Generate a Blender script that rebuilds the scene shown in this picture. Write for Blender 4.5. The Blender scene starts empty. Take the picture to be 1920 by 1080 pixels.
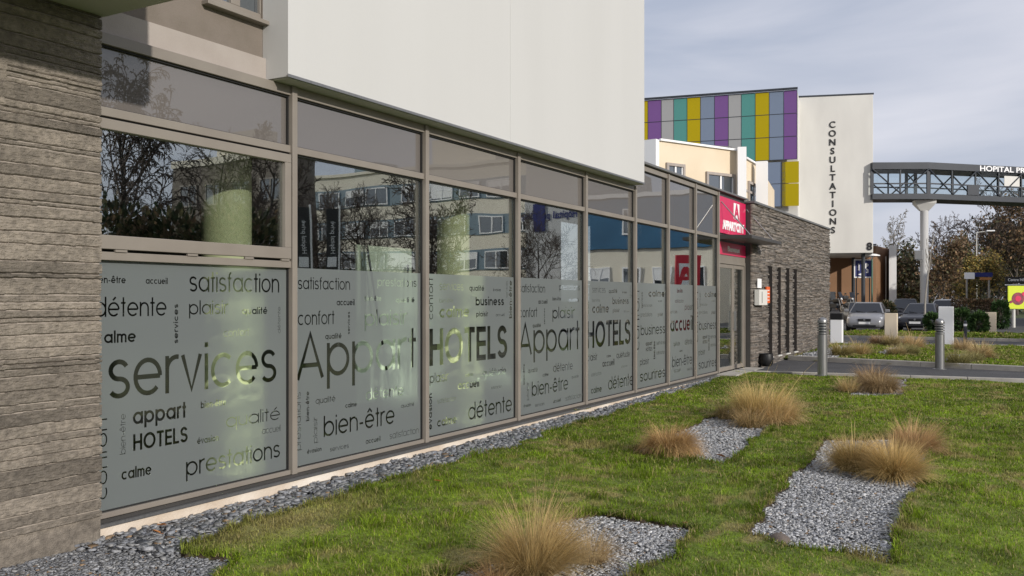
import bpy, math, random
import numpy as np
from mathutils import Vector as V
from mathutils.geometry import delaunay_2d_cdt
C = bpy.context.scene.collection
R = math.radians
rnd = random.Random(7)
rng = np.random.default_rng(11)

# ------------------------------------------------------------------ camera, sky, sun, exposure
# X runs along the hotel facade, Y towards it (facade plane Y = 5.76), camera over the origin at eye height 1.6 m
FOC = 1700.0; TAN = 965.0 / FOC; TH = math.atan(TAN); CT, ST = math.cos(TH), math.sin(TH)
EYE = 1.6; HZ = 562.0; FY = 5.76
cam_d = bpy.data.cameras.new('camera'); cam = bpy.data.objects.new('camera', cam_d); C.objects.link(cam)
cam.location = (0, 0, EYE); cam.rotation_euler = (R(90), 0, TH - R(90))
cam_d.sensor_width = 36.0; cam_d.lens = 36.0 * FOC / 1920.0; cam_d.shift_y = 22.0 / 1920.0
cam_d.clip_start = 0.05; cam_d.clip_end = 3000
sc = bpy.context.scene; sc.camera = cam
sc.view_settings.view_transform = 'Standard'; sc.view_settings.look = 'None'
sc.view_settings.exposure = 0.12; sc.view_settings.gamma = 1.0
SUN_EL, SUN_AZ = R(21), R(20)          # light travels towards +Y, turned 20 degrees towards +X
sd = bpy.data.lights.new('sun', 'SUN'); sd.energy = 3.3; sd.angle = R(1.2); sd.color = (1.0, 0.94, 0.86)
sun = bpy.data.objects.new('sun', sd); C.objects.link(sun)
travel = V((math.sin(SUN_AZ) * math.cos(SUN_EL), math.cos(SUN_AZ) * math.cos(SUN_EL), -math.sin(SUN_EL)))
sun.rotation_euler = travel.to_track_quat('-Z', 'Y').to_euler(); sun.location = (-8, -20, 30)
w = bpy.data.worlds.new('World'); sc.world = w; w.use_nodes = True
nt = w.node_tree; nt.nodes.clear()
def N(t, k, **kw):
    n = t.nodes.new(k)
    for a, b in kw.items(): setattr(n, a, b)
    return n
sky = N(nt, 'ShaderNodeTexSky', sky_type='NISHITA', sun_disc=False, sun_elevation=SUN_EL, sun_rotation=math.atan2(-travel.x, -travel.y))
sky.air_density = 1.0; sky.dust_density = 2.0; sky.ozone_density = 1.5
geo = N(nt, 'ShaderNodeTexCoord'); mp = N(nt, 'ShaderNodeMapping'); mp.inputs['Scale'].default_value = (1.6, 1.6, 7.0)
mp.inputs['Rotation'].default_value = (R(8), R(-6), R(20))
n1 = N(nt, 'ShaderNodeTexNoise'); n1.inputs['Scale'].default_value = 1.5; n1.inputs['Detail'].default_value = 6; n1.inputs['Roughness'].default_value = 0.5
n1.inputs['Distortion'].default_value = 0.5
rmp = N(nt, 'ShaderNodeValToRGB')
rmp.color_ramp.elements[0].position = 0.33; rmp.color_ramp.elements[0].color = (4.5, 4.95, 6.1, 1)
rmp.color_ramp.elements[1].position = 0.66; rmp.color_ramp.elements[1].color = (7.3, 7.35, 8.1, 1)
mx = N(nt, 'ShaderNodeMixRGB'); mx.inputs[0].default_value = 0.88
bg = N(nt, 'ShaderNodeBackground'); bg.inputs['Strength'].default_value = 0.098
out = N(nt, 'ShaderNodeOutputWorld')
L = nt.links.new
L(geo.outputs['Generated'], mp.inputs['Vector']); L(mp.outputs[0], n1.inputs['Vector']); L(n1.outputs['Fac'], rmp.inputs[0])
L(sky.outputs[0], mx.inputs[1]); L(rmp.outputs[0], mx.inputs[2]); L(mx.outputs[0], bg.inputs[0]); L(bg.outputs[0], out.inputs[0])

# ------------------------------------------------------------------ measuring helpers (photo survey -> metres)
def P(px, t, z=0.0):                    # point seen at column px, t metres ahead of the camera
    u = (px - 960) / FOC
    return (t * (CT + u * ST), t * (ST - u * CT), z)
def G(px, py, z=0.0): return P(px, FOC * (EYE - z) / (py - HZ), z)
def ZT(py, t): return EYE - (py - HZ) * t / FOC
def XF(px, d=FY):
    u = (px - 960) / FOC
    return d * (u * TAN + 1) / (TAN - u)
def TF(px, d=FY): return d / (ST - (px - 960) / FOC * CT)
def ZF(px, py, d=FY): return ZT(py, TF(px, d))
def MIR(p): return (p[0], 2 * FY - p[1], p[2])   # where something seen in the glass really stands, across the road

# ------------------------------------------------------------------ object helpers
WO = {}
def tag(o, label=None, cat=None, group=None, kind=None):
    for k, v in (('label', label), ('category', cat), ('group', group), ('kind', kind)):
        if v: o[k] = v
    return o
def thing(name, label, cat, loc=(0, 0, 0), rz=0.0, group=None):
    o = bpy.data.objects.new(name, None); C.objects.link(o); o.empty_display_size = 0.2
    o.location = loc; o.rotation_euler = (0, 0, rz); WO[o.name] = V(loc)
    return tag(o, label, cat, group)
def link(name, me, parent=None, local=False):
    o = bpy.data.objects.new(name, me); C.objects.link(o)
    if parent:
        o.parent = parent
        if local: WO[o.name] = V((0, 0, 0))
        else:
            o.location = -WO.get(parent.name, V((0, 0, 0))); WO[o.name] = V((0, 0, 0))
    else: WO[o.name] = V((0, 0, 0))
    return o
class MB:
    def __init__(s): s.v = []; s.f = []; s.m = []
    def add(s, vs, fs, m=0):
        b = len(s.v); s.v += [tuple(p) for p in vs]
        for f in fs: s.f.append(tuple(b + i for i in f)); s.m.append(m)
        return s
    def box(s, x0, y0, z0, x1, y1, z1, m=0):
        return s.add([(x0,y0,z0),(x1,y0,z0),(x1,y1,z0),(x0,y1,z0),(x0,y0,z1),(x1,y0,z1),(x1,y1,z1),(x0,y1,z1)],
                     [(0,3,2,1),(4,5,6,7),(0,1,5,4),(1,2,6,5),(2,3,7,6),(3,0,4,7)], m)
    def obox(s, c, ax, hx, hy, z0, z1, m=0):      # box with its long axis along 2-D direction ax
        ax = V((ax[0], ax[1])).normalized(); n = V((-ax.y, ax.x)); q = []
        for sx, sy in ((-1,-1),(1,-1),(1,1),(-1,1)): q.append((c[0] + ax.x*hx*sx + n.x*hy*sy, c[1] + ax.y*hx*sx + n.y*hy*sy))
        return s.prism(q, z0, z1, m)
    def prism(s, poly, z0, z1, m=0):
        n = len(poly)
        if sum(poly[i][0]*poly[(i+1)%n][1]-poly[(i+1)%n][0]*poly[i][1] for i in range(n)) < 0: poly = poly[::-1]
        vs = [(p[0],p[1],z0) for p in poly] + [(p[0],p[1],z1) for p in poly]
        return s.add(vs, [tuple(range(n))[::-1], tuple(range(n, 2*n))] + [(i,(i+1)%n,n+(i+1)%n,n+i) for i in range(n)], m)
    def tube(s, a, b, r0, r1=None, n=8, m=0, caps=True):
        r1 = r0 if r1 is None else r1; a, b = V(a), V(b); d = (b - a).normalized()
        u = d.orthogonal().normalized(); v = d.cross(u); vs = []
        for p, r in ((a, r0), (b, r1)):
            for k in range(n):
                t = 2*math.pi*k/n; vs.append(p + u*(r*math.cos(t)) + v*(r*math.sin(t)))
        fs = [(k,(k+1)%n,n+(k+1)%n,n+k) for k in range(n)]
        if caps: fs += [tuple(range(n))[::-1], tuple(range(n,2*n))]
        return s.add(vs, fs, m)
    def lathe(s, prof, c=(0,0,0), n=24, m=0, sx=1.0, sy=1.0):
        vs = []; fs = []
        for r, z in prof:
            for k in range(n):
                t = 2*math.pi*k/n; vs.append((c[0]+r*math.cos(t)*sx, c[1]+r*math.sin(t)*sy, c[2]+z))
        for j in range(len(prof)-1):
            for k in range(n): fs.append((j*n+k, j*n+(k+1)%n, (j+1)*n+(k+1)%n, (j+1)*n+k))
        fs.append(tuple(range(n))[::-1]); q = (len(prof)-1)*n; fs.append(tuple(range(q, q+n)))
        return s.add(vs, fs, m)
    def build(s, name, mats, parent=None, local=False, smooth=False, bevel=0.0, seg=2):
        me = bpy.data.meshes.new(name); me.from_pydata(s.v, [], s.f)
        for mt in (mats if isinstance(mats, (list, tuple)) else [mats]): me.materials.append(mt)
        me.polygons.foreach_set('material_index', s.m)
        if smooth: me.polygons.foreach_set('use_smooth', [True]*len(s.f))
        me.update(); o = link(name, me, parent, local)
        if bevel:
            b = o.modifiers.new('edge', 'BEVEL'); b.width = bevel; b.segments = seg; b.limit_method = 'ANGLE'; b.angle_limit = R(35)
        if smooth and hasattr(me, 'set_sharp_from_angle'): me.set_sharp_from_angle(angle=R(40))
        return o
def mesh_np(name, verts, faces, mat, parent=None, local=False, col=None, smooth=False):
    # faces: list of (n,k) int arrays; col: per-vertex rgb
    me = bpy.data.meshes.new(name); verts = np.asarray(verts, np.float32)
    me.vertices.add(len(verts)); me.vertices.foreach_set('co', verts.ravel())
    tot = sum(f.size for f in faces); nf = sum(len(f) for f in faces)
    me.loops.add(tot); me.polygons.add(nf)
    me.loops.foreach_set('vertex_index', np.concatenate([f.ravel() for f in faces]).astype(np.int32))
    sizes = np.concatenate([np.full(len(f), f.shape[1]) for f in faces]); st = np.concatenate([[0], np.cumsum(sizes)[:-1]])
    me.polygons.foreach_set('loop_start', st.astype(np.int32))
    me.materials.append(mat)
    if smooth: me.polygons.foreach_set('use_smooth', np.ones(nf, bool))
    if col is not None:
        a = me.color_attributes.new('col', 'FLOAT_COLOR', 'POINT')
        a.data.foreach_set('color', np.concatenate([col, np.ones((len(col), 1))], 1).astype(np.float32).ravel())
    me.update(calc_edges=True); me.validate()
    return link(name, me, parent, local)
def copy_tree(o, parent=None):
    c = o.copy(); C.objects.link(c); c.parent = parent
    for ch in list(o.children): copy_tree(ch, c)
    return c
def vnoise(x, y, s, seed=0):
    x = np.asarray(x)*s; y = np.asarray(y)*s
    xi = np.floor(x).astype(np.int64); yi = np.floor(y).astype(np.int64); fx = x-xi; fy = y-yi
    fx = fx*fx*(3-2*fx); fy = fy*fy*(3-2*fy)
    def h(a, b):
        n = (a*374761393 + b*668265263 + seed*1274126177) & 0xffffffff
        n = ((n ^ (n >> 13))*1274126177) & 0xffffffff
        return ((n ^ (n >> 16)) & 0xffff)/65535.0
    return (h(xi,yi)*(1-fx)+h(xi+1,yi)*fx)*(1-fy) + (h(xi,yi+1)*(1-fx)+h(xi+1,yi+1)*fx)*fy
def inpoly(x, y, poly):
    r = np.zeros(np.shape(x), bool); n = len(poly); j = n-1
    for i in range(n):
        xi, yi = poly[i]; xj, yj = poly[j]
        c = ((yi > y) != (yj > y)) & (x < (xj-xi)*(y-yi)/((yj-yi) + 1e-12) + xi); r ^= c; j = i
    return r

# ------------------------------------------------------------------ materials
def mat(name, c1, c2=None, scale=4.0, rough=0.6, metal=0.0, bump=0.0, bscale=None, attr=False, coat=0.0, stretch=None, spec=None, detail=5, emit=None):
    m = bpy.data.materials.new(name); m.use_nodes = True; t = m.node_tree; b = t.nodes['Principled BSDF']
    b.inputs['Roughness'].default_value = rough; b.inputs['Metallic'].default_value = metal
    if spec is not None: b.inputs['Specular IOR Level'].default_value = spec
    if coat: b.inputs['Coat Weight'].default_value = coat; b.inputs['Coat Roughness'].default_value = 0.05
    b.inputs['Base Color'].default_value = (*c1, 1)
    tc = N(t, 'ShaderNodeTexCoord'); vec = tc.outputs['Object']
    if stretch:
        q = N(t, 'ShaderNodeMapping'); q.inputs['Scale'].default_value = stretch; t.links.new(vec, q.inputs['Vector']); vec = q.outputs[0]
    if attr:
        a = N(t, 'ShaderNodeVertexColor', layer_name='col'); colour = a.outputs['Color']
        if c2 is not None:
            n = N(t, 'ShaderNodeTexNoise'); n.inputs['Scale'].default_value = scale; n.inputs['Detail'].default_value = detail
            t.links.new(vec, n.inputs['Vector']); x = N(t, 'ShaderNodeMixRGB', blend_type='MULTIPLY'); x.inputs[0].default_value = 1
            r = N(t, 'ShaderNodeValToRGB'); r.color_ramp.elements[0].color = (*c2, 1); r.color_ramp.elements[1].color = (1.15, 1.15, 1.15, 1)
            r.color_ramp.elements[0].position = .3; r.color_ramp.elements[1].position = .65
            t.links.new(n.outputs['Fac'], r.inputs[0]); t.links.new(colour, x.inputs[1]); t.links.new(r.outputs[0], x.inputs[2]); colour = x.outputs[0]
        t.links.new(colour, b.inputs['Base Color'])
    elif c2 is not None:
        n = N(t, 'ShaderNodeTexNoise'); n.inputs['Scale'].default_value = scale; n.inputs['Detail'].default_value = detail
        r = N(t, 'ShaderNodeValToRGB'); r.color_ramp.elements[0].color = (*c1, 1); r.color_ramp.elements[1].color = (*c2, 1)
        r.color_ramp.elements[0].position = .3; r.color_ramp.elements[1].position = .7
        t.links.new(vec, n.inputs['Vector']); t.links.new(n.outputs['Fac'], r.inputs[0]); t.links.new(r.outputs[0], b.inputs['Base Color'])
    if bump:
        n2 = N(t, 'ShaderNodeTexNoise'); n2.inputs['Scale'].default_value = bscale or scale*8; n2.inputs['Detail'].default_value = 4
        t.links.new(vec, n2.inputs['Vector']); bp = N(t, 'ShaderNodeBump'); bp.inputs['Strength'].default_value = bump; bp.inputs['Distance'].default_value = 0.02
        t.links.new(n2.outputs['Fac'], bp.inputs['Height']); t.links.new(bp.outputs[0], b.inputs['Normal'])
    if emit: b.inputs['Emission Color'].default_value = (*emit[0], 1); b.inputs['Emission Strength'].default_value = emit[1]
    return m
def leafmat(name, trans=0.3, rough=0.6):
    m = bpy.data.materials.new(name); m.use_nodes = True; t = m.node_tree; b = t.nodes['Principled BSDF']
    a = N(t, 'ShaderNodeVertexColor', layer_name='col'); t.links.new(a.outputs[0], b.inputs['Base Color'])
    b.inputs['Roughness'].default_value = rough; b.inputs['Specular IOR Level'].default_value = 0.25
    tr = N(t, 'ShaderNodeBsdfTranslucent'); t.links.new(a.outputs[0], tr.inputs[0])
    x = N(t, 'ShaderNodeMixShader'); x.inputs[0].default_value = trans
    t.links.new(b.outputs[0], x.inputs[1]); t.links.new(tr.outputs[0], x.inputs[2]); t.links.new(x.outputs[0], t.nodes['Material Output'].inputs[0])
    return m
def glass(name, refl=0.3, tint=(.8,.88,.82), wave=0.0, backing=None, wscale=.9):
    m = bpy.data.materials.new(name); m.use_nodes = True; t = m.node_tree; t.nodes.clear()
    o = N(t, 'ShaderNodeOutputMaterial'); g = N(t, 'ShaderNodeBsdfGlossy'); g.inputs['Roughness'].default_value = 0.0; g.inputs[0].default_value = (.93,.96,.97,1)
    if backing: tr = N(t, 'ShaderNodeBsdfDiffuse'); tr.inputs[0].default_value = (*backing, 1)
    else: tr = N(t, 'ShaderNodeBsdfTransparent'); tr.inputs[0].default_value = (*tint, 1)
    lw = N(t, 'ShaderNodeLayerWeight'); lw.inputs['Blend'].default_value = .5
    fr = N(t, 'ShaderNodeMath', operation='POWER'); fr.inputs[1].default_value = 4.0; t.links.new(lw.outputs['Facing'], fr.inputs[0])
    ma = N(t, 'ShaderNodeMath', operation='MULTIPLY_ADD'); ma.inputs[1].default_value = 1-refl; ma.inputs[2].default_value = refl
    x = N(t, 'ShaderNodeMixShader'); k = t.links.new
    k(fr.outputs[0], ma.inputs[0]); k(ma.outputs[0], x.inputs[0]); k(tr.outputs[0], x.inputs[1]); k(g.outputs[0], x.inputs[2]); k(x.outputs[0], o.inputs[0])
    if wave:
        tc = N(t, 'ShaderNodeTexCoord'); n = N(t, 'ShaderNodeTexNoise'); n.inputs['Scale'].default_value = wscale; n.inputs['Detail'].default_value = 1
        bp = N(t, 'ShaderNodeBump'); bp.inputs['Strength'].default_value = 1; bp.inputs['Distance'].default_value = wave
        k(tc.outputs['Object'], n.inputs['Vector']); k(n.outputs['Fac'], bp.inputs['Height']); k(bp.outputs[0], g.inputs['Normal'])
    return m
def filmmat(name):
    m = bpy.data.materials.new(name); m.use_nodes = True; t = m.node_tree; t.nodes.clear(); k = t.links.new
    o = N(t, 'ShaderNodeOutputMaterial'); d = N(t, 'ShaderNodeBsdfDiffuse'); d.inputs[0].default_value = (.245,.272,.274,1)
    rf = N(t, 'ShaderNodeBsdfRefraction'); rf.inputs['Roughness'].default_value = .42; rf.inputs['IOR'].default_value = 1.25; rf.inputs[0].default_value = (.8,.84,.8,1)
    tr = N(t, 'ShaderNodeBsdfTransparent'); tr.inputs[0].default_value = (.9,.96,.9,1)
    a = N(t, 'ShaderNodeMixShader'); a.inputs[0].default_value = .42; k(d.outputs[0], a.inputs[1]); k(rf.outputs[0], a.inputs[2])
    b = N(t, 'ShaderNodeMixShader'); b.inputs[0].default_value = .12; k(a.outputs[0], b.inputs[1]); k(tr.outputs[0], b.inputs[2])
    g = N(t, 'ShaderNodeBsdfGlossy'); g.inputs['Roughness'].default_value = .35
    lw = N(t, 'ShaderNodeLayerWeight'); lw.inputs['Blend'].default_value = .5
    fr = N(t, 'ShaderNodeMath', operation='POWER'); fr.inputs[1].default_value = 4.0; k(lw.outputs['Facing'], fr.inputs[0])
    c = N(t, 'ShaderNodeMixShader'); k(fr.outputs[0], c.inputs[0]); k(b.outputs[0], c.inputs[1]); k(g.outputs[0], c.inputs[2]); k(c.outputs[0], o.inputs[0])
    return m
M = {}
M['frame'] = mat('taupe_frame', (.205,.18,.155), (.235,.21,.18), 3, .42)
M['gasket'] = mat('black_gasket', (.012,.012,.012), rough=.7)
M['glass'] = glass('vision_glass', .30, (.93,.96,.92), .0030)
M['lowglass'] = glass('lower_glass', .03, (.94,.97,.93), .0015)
M['spandrel'] = glass('spandrel_glass', .10, wave=.0025, backing=(.135,.122,.113))
M['film'] = filmmat('frosted_film')
M['white'] = mat('white_render', (.50,.50,.492), (.522,.522,.515), 1.1, .75, bump=.06, bscale=90, stretch=(1,1,.16))
M['soffit'] = mat('pale_green_soffit', (.34,.35,.27), (.42,.42,.34), 2, .8)
M['taupe_wall'] = mat('taupe_wall', (.16,.135,.11), (.19,.16,.135), 5, .8, bump=.25, bscale=160)
M['light_band'] = mat('light_ledge', (.33,.29,.26), (.37,.33,.30), 4, .8, bump=.15, bscale=120)
M['plinth'] = mat('cream_plinth', (.50,.40,.30), (.74,.68,.60), 1.8, .85, bump=.3, bscale=40)
M['steel'] = mat('brushed_steel', (.24,.24,.24), (.30,.30,.30), 3, .38, .75, stretch=(20,20,1))
M['dark_steel'] = mat('dark_steel', (.06,.058,.055), (.075,.07,.066), 3, .4, .3)
M['coping'] = mat('grey_coping', (.16,.16,.16), (.2,.2,.2), 3, .45, .4)
M['concrete'] = mat('board_concrete', (1,1,1), (.7,.7,.7), 26, .9, bump=.7, bscale=110, attr=True)
M['stone'] = mat('ledge_stone', (1,1,1), (.6,.6,.6), 14, .85, bump=.4, bscale=60, attr=True)
M['slate'] = mat('slate_chips', (1,1,1), (.75,.75,.75), 60, .5, bump=.2, bscale=150, attr=True)
M['lawn'] = mat('lawn_soil', (1,1,1), (.6,.6,.6), 30, .95, bump=.6, bscale=70, attr=True)
M['blades'] = leafmat('grass_blades', .45)
M['straw'] = leafmat('straw_blades', .3)
M['leaves'] = leafmat('shrub_leaves', .25)
M['bark'] = mat('bark', (.045,.038,.032), (.09,.078,.065), 6, .9, bump=.5)
M['twig'] = mat('twigs', (.085,.065,.052), (.125,.095,.08), 2, .9)
M['birch'] = mat('pale_bark', (.26,.24,.21), (.38,.35,.31), 5, .85)
M['asphalt'] = mat('asphalt', (.045,.045,.048), (.075,.074,.075), 1.2, .9, bump=.4, bscale=140)
M['kerb'] = mat('kerb_concrete', (.30,.28,.25), (.42,.40,.36), 3, .88, bump=.3, bscale=60)
M['ground'] = mat('field_grass', (.045,.065,.02), (.075,.095,.03), .6, .95, bump=.5, bscale=8)
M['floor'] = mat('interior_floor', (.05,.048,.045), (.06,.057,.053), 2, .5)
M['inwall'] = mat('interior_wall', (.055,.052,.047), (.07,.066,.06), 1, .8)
M['column'] = mat('column_paint', (.70,.72,.46), (.76,.78,.52), 2, .7)
M['board'] = mat('pale_board', (.72,.80,.72), (.78,.85,.77), 2, .5)
M['pink'] = mat('raspberry_panel', (.62,.012,.085), (.66,.015,.10), 1, .35, coat=.3)
M['sign_white'] = mat('white_letters', (.86,.86,.86), rough=.45)
M['black'] = mat('black_paint', (.012,.012,.013), rough=.45)
M['cream'] = mat('cream_render', (.66,.55,.40), (.72,.62,.47), .5, .85, bump=.1, bscale=30)
M['slit'] = mat('slit_recess_shade', (.018,.016,.015), rough=.9, spec=.03)  # matte dark colour stands in for the shade deep inside the slits
M['offwhite'] = mat('stained_concrete', (.56,.55,.52), (.68,.67,.63), .45, .85, stretch=(1,1,.35), bump=.1, bscale=20)
M['brown'] = mat('brown_render', (.21,.112,.055), (.25,.135,.07), .6, .8)
M['navy'] = mat('navy_sign', (.012,.02,.14), rough=.4)
M['darkgrey'] = mat('anthracite_metal', (.026,.031,.041), (.034,.04,.05), 1, .5, .1)
M['tyre'] = mat('tyre_rubber', (.015,.015,.016), rough=.85)
M['rim'] = mat('alloy_rim', (.45,.45,.46), rough=.35, metal=.8)
M['carglass'] = mat('car_glass', (.018,.021,.028), rough=.08, spec=.35)
M['lamp'] = mat('headlamp', (.62,.64,.66), (.75,.76,.78), 20, .15, .1, coat=1)
M['winglass'] = glass('window_glass', .25, backing=(.03,.04,.05))
M['plate'] = mat('plate_white', (.75,.75,.74), rough=.4)
M['terracotta'] = mat('leaf_orange', (.34,.13,.035), (.42,.18,.05), 30, .7)
# ------------------------------------------------------------------ lettering: geometric stroke alphabet (round bowls, even strokes)
XH, CAP, ASC, DSC = .56, .74, .76, -.2
def arc(cx, cy, rx, ry, a0, a1, n=14):
    return [(cx+rx*math.cos(R(a0+(a1-a0)*k/n)), cy+ry*math.sin(R(a0+(a1-a0)*k/n))) for k in range(n+1)]
def glyph(ch, w):
    h = w/2; Rr = .29; rx, ry = Rr-h, XH/2-h; cx, cy = Rr, XH/2
    ring = arc(cx, cy, rx, ry, 0, 360, 26); r = 2*Rr-h
    e = [arc(cx, cy, rx, ry, 0, 318, 24), [(h, cy), (r, cy)]]
    if ch == 'o': return [ring], 2*Rr
    if ch == 'c': return [arc(cx, cy, rx, ry, 48, 312, 20)], 2*Rr-.05
    if ch == 'e': return e, 2*Rr
    if ch == 'é': return e + [[(cx-.04, XH+.06), (cx+.1, XH+.19)]], 2*Rr
    if ch == 'ê': return e + [[(cx-.13, XH+.06), (cx, XH+.19), (cx+.13, XH+.06)]], 2*Rr
    if ch == 'a': return [ring, [(r, 0), (r, XH)]], 2*Rr
    if ch == 'd': return [ring, [(r, 0), (r, ASC)]], 2*Rr
    if ch == 'b': return [ring, [(h, 0), (h, ASC)]], 2*Rr
    if ch == 'p': return [ring, [(h, DSC), (h, XH)]], 2*Rr
    if ch == 'q': return [ring, [(r, DSC), (r, XH)]], 2*Rr
    if ch == 'i': return [[(h, 0), (h, XH)], [(h, XH+.1), (h, XH+.1+max(w, .07))]], w
    if ch == 'l': return [[(h, 0), (h, ASC)]], w
    if ch == 'n' or ch == 'u':
        W = .48; a = .5*(W-w)
        s = [[(h, 0), (h, XH)], arc(W/2, XH-h-a, a, a, 180, 0, 12) + [(W-h, 0)]]
        if ch == 'u': s = [[(W-x, XH-y) for x, y in q] for q in s]
        return s, W
    if ch == 'm':
        W = .40; a = .5*(W-w); s = [[(h, 0), (h, XH)]]
        for k in range(2): s.append(arc(k*(W-w)+W/2, XH-h-a, a, a, 180, 0, 10) + [(k*(W-w)+W-h, 0)])
        return s, 2*W-w
    if ch == 'r': return [[(h, 0), (h, XH)], arc(.25, XH-h-.2+h, .25-h, .2-h*.5, 180, 80, 8)], .27
    if ch == 's':
        W = .42; q = (XH-w)/4; a = W/2-h
        return [arc(W/2, XH-h-q, a*.92, q, 25, 180, 10)[:-1] + arc(W/2, XH-h-q, a*.92, q, 180, 262, 5) + arc(W/2, h+q, a, q, 82, -150, 16)], W
    if ch == 't': return [[(.12, 0), (.12, .74)], [(0, XH-h), (.24, XH-h)]], .24
    if ch == 'f': return [[(.1, 0), (.1, ASC-.13)] + arc(.1+.13, ASC-.13-h*.3, .13, .13-h*.5, 180, 95, 6), [(0, XH-h), (.22, XH-h)]], .24
    if ch == 'v': return [[(h*.8, XH), (.23, h*.6), (.46-h*.8, XH)]], .46
    if ch == '-': return [[(.03, .25), (.25, .25)]], .28
    if ch == 'H': return [[(h, 0), (h, CAP)], [(.52-h, 0), (.52-h, CAP)], [(h, CAP/2), (.52-h, CAP/2)]], .52
    if ch == 'O': return [arc(.36, CAP/2, .36-h, CAP/2-h, 0, 360, 30)], .72
    if ch == 'T': return [[(.22, 0), (.22, CAP)], [(0, CAP-h), (.44, CAP-h)]], .44
    if ch == 'E': return [[(h, 0), (h, CAP)]] + [[(h, y), (.42, y)] for y in (h, CAP/2, CAP-h)], .42
    if ch == 'L': return [[(h, 0), (h, CAP)], [(h, h), (.38, h)]], .38
    if ch == 'S':
        W = .48; q = (CAP-w)/4; a = W/2-h
        return [arc(W/2, CAP-h-q, a*.92, q, 15, 180, 12)[:-1] + arc(W/2, CAP-h-q, a*.92, q, 180, 262, 5) + arc(W/2, h+q, a, q, 82, -160, 18)], W
    if ch == 'A': return [[(h*.9, 0), (.33, CAP-h*.5), (.66-h*.9, 0)], [(.14, .22), (.52, .22)]], .66
    return [], .2
def stroke(pts, w):
    if len(pts) < 2: return []
    p = [V(q) for q in pts]; n = len(p); closed = (p[0]-p[-1]).length < 1e-6; offs = []
    for i in range(n):
        d0 = (p[i]-p[i-1]).normalized() if i > 0 else ((p[0]-p[-2]).normalized() if closed else None)
        d1 = (p[i+1]-p[i]).normalized() if i < n-1 else ((p[1]-p[0]).normalized() if closed else None)
        if d0 is None: d0 = d1
        if d1 is None: d1 = d0
        n0 = V((-d0.y, d0.x)); n1 = V((-d1.y, d1.x)); m = n0+n1
        m = m/max(m.dot(m)/2, .45) if m.length > 1e-6 else n0
        offs.append(m*(w/2))
    return [[p[i]-offs[i], p[i+1]-offs[i+1], p[i+1]+offs[i+1], p[i]+offs[i]] for i in range(n-1)]
WTS = {'l': .052, 'm': .075, 'b': .125}
def word_quads(text, W, s, wt, sp=.075):
    w = WTS[wt]; x = 0; items = []
    for ch in text:
        st, adv = glyph(ch, w); items.append((x, st)); x += adv + sp
    k = W/(x-sp); q = []
    for x0, st in items:
        for pl in st: q += stroke([((x0+a)*k, b*s) for a, b in pl], w*(s*.6+k*.4))
    return q
# words: text, left px, right px, px of the baseline reading, baseline py, x-height (or cap height) px there, weight
# vertical words: text, baseline px, start py (bottom), end py (top), x-height px, weight, 'v'
B1 = [('bien-être',172,236,236,531.4,9.7,'b'),('accueil',273.5,314.5,275,532,8.7,'b'),('satisfaction',355,523.5,360,547,29,'m'),
 ('détente',177,312.4,312,592,26,'m'),('plaisir',354.7,427.6,357,590,20,'m'),('qualité',454,501.7,475,589,9.7,'b'),
 ('calme',178,255,255,641,16.7,'b'),('confort',419.5,467,420,631.6,11,'l'),('services',202.5,518,204,749.7,75,'m'),
 ('appart',249.4,349,250,796.4,23.6,'b'),('HOTELS',250,352,250,845.6,31,'b'),('bien-être',376.7,424,377,765.8,9.5,'b'),
 ('qualité',424,525,525,786,17.5,'l'),('accueil',491.7,526,492,814,9,'l'),('évasion',370,410,370,833,9,'b'),
 ('prestations',349,525,349,893.6,27,'m'),('calme',228,284,228,900.6,16,'b'),
 ('services',334,644,570,6.2,'b','v'),('détente',526,624.6,575,4,'l','v'),('bien-être',188.8,750,670,8,'b','v'),
 ('bien-être',235.5,851,775.5,8,'l','v'),('confort',201,935,780,15,'m','v')]
B2 = [('satisfaction',558.5,656.4,559,542.2,17.6,'m'),('prestations',708,781,781,538,11.5,'m'),('accueil',631.5,665,632,572.6,8.6,'b'),
 ('bien-être',684,715,684,564,7,'b'),('qualité',742,777.5,743,567,7,'b'),('confort',558.5,627,559,610,20,'m'),('plaisir',684,763,684,611.7,23,'m'),
 ('qualité',610,640.6,610,636,7.5,'b'),('Appart',555.5,780,578,710.5,86,'m'),('détente',686,756.7,756,741,15.7,'m'),('qualité',592,629,592,757.6,8.5,'m'),
 ('calme',647.8,669,648,765,6.5,'b'),('qualité',752,777,752,765,5.4,'m'),('bien-être',607,740,607,819.6,29,'m'),('évasion',576,603,576,851,6,'b'),
 ('services',618.7,654,619,847,6.5,'m'),('accueil',686,713.5,686,832.6,7,'b'),('satisfaction',730.7,785,731,823.7,9.5,'l'),
 ('services',656,626.6,584.4,3,'b','v'),('prestations',564,843.7,735,7,'l','v'),('bien-être',579.8,789,733.5,4.5,'b','v'),('plaisir',595,830,781,6,'l','v')]
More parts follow.
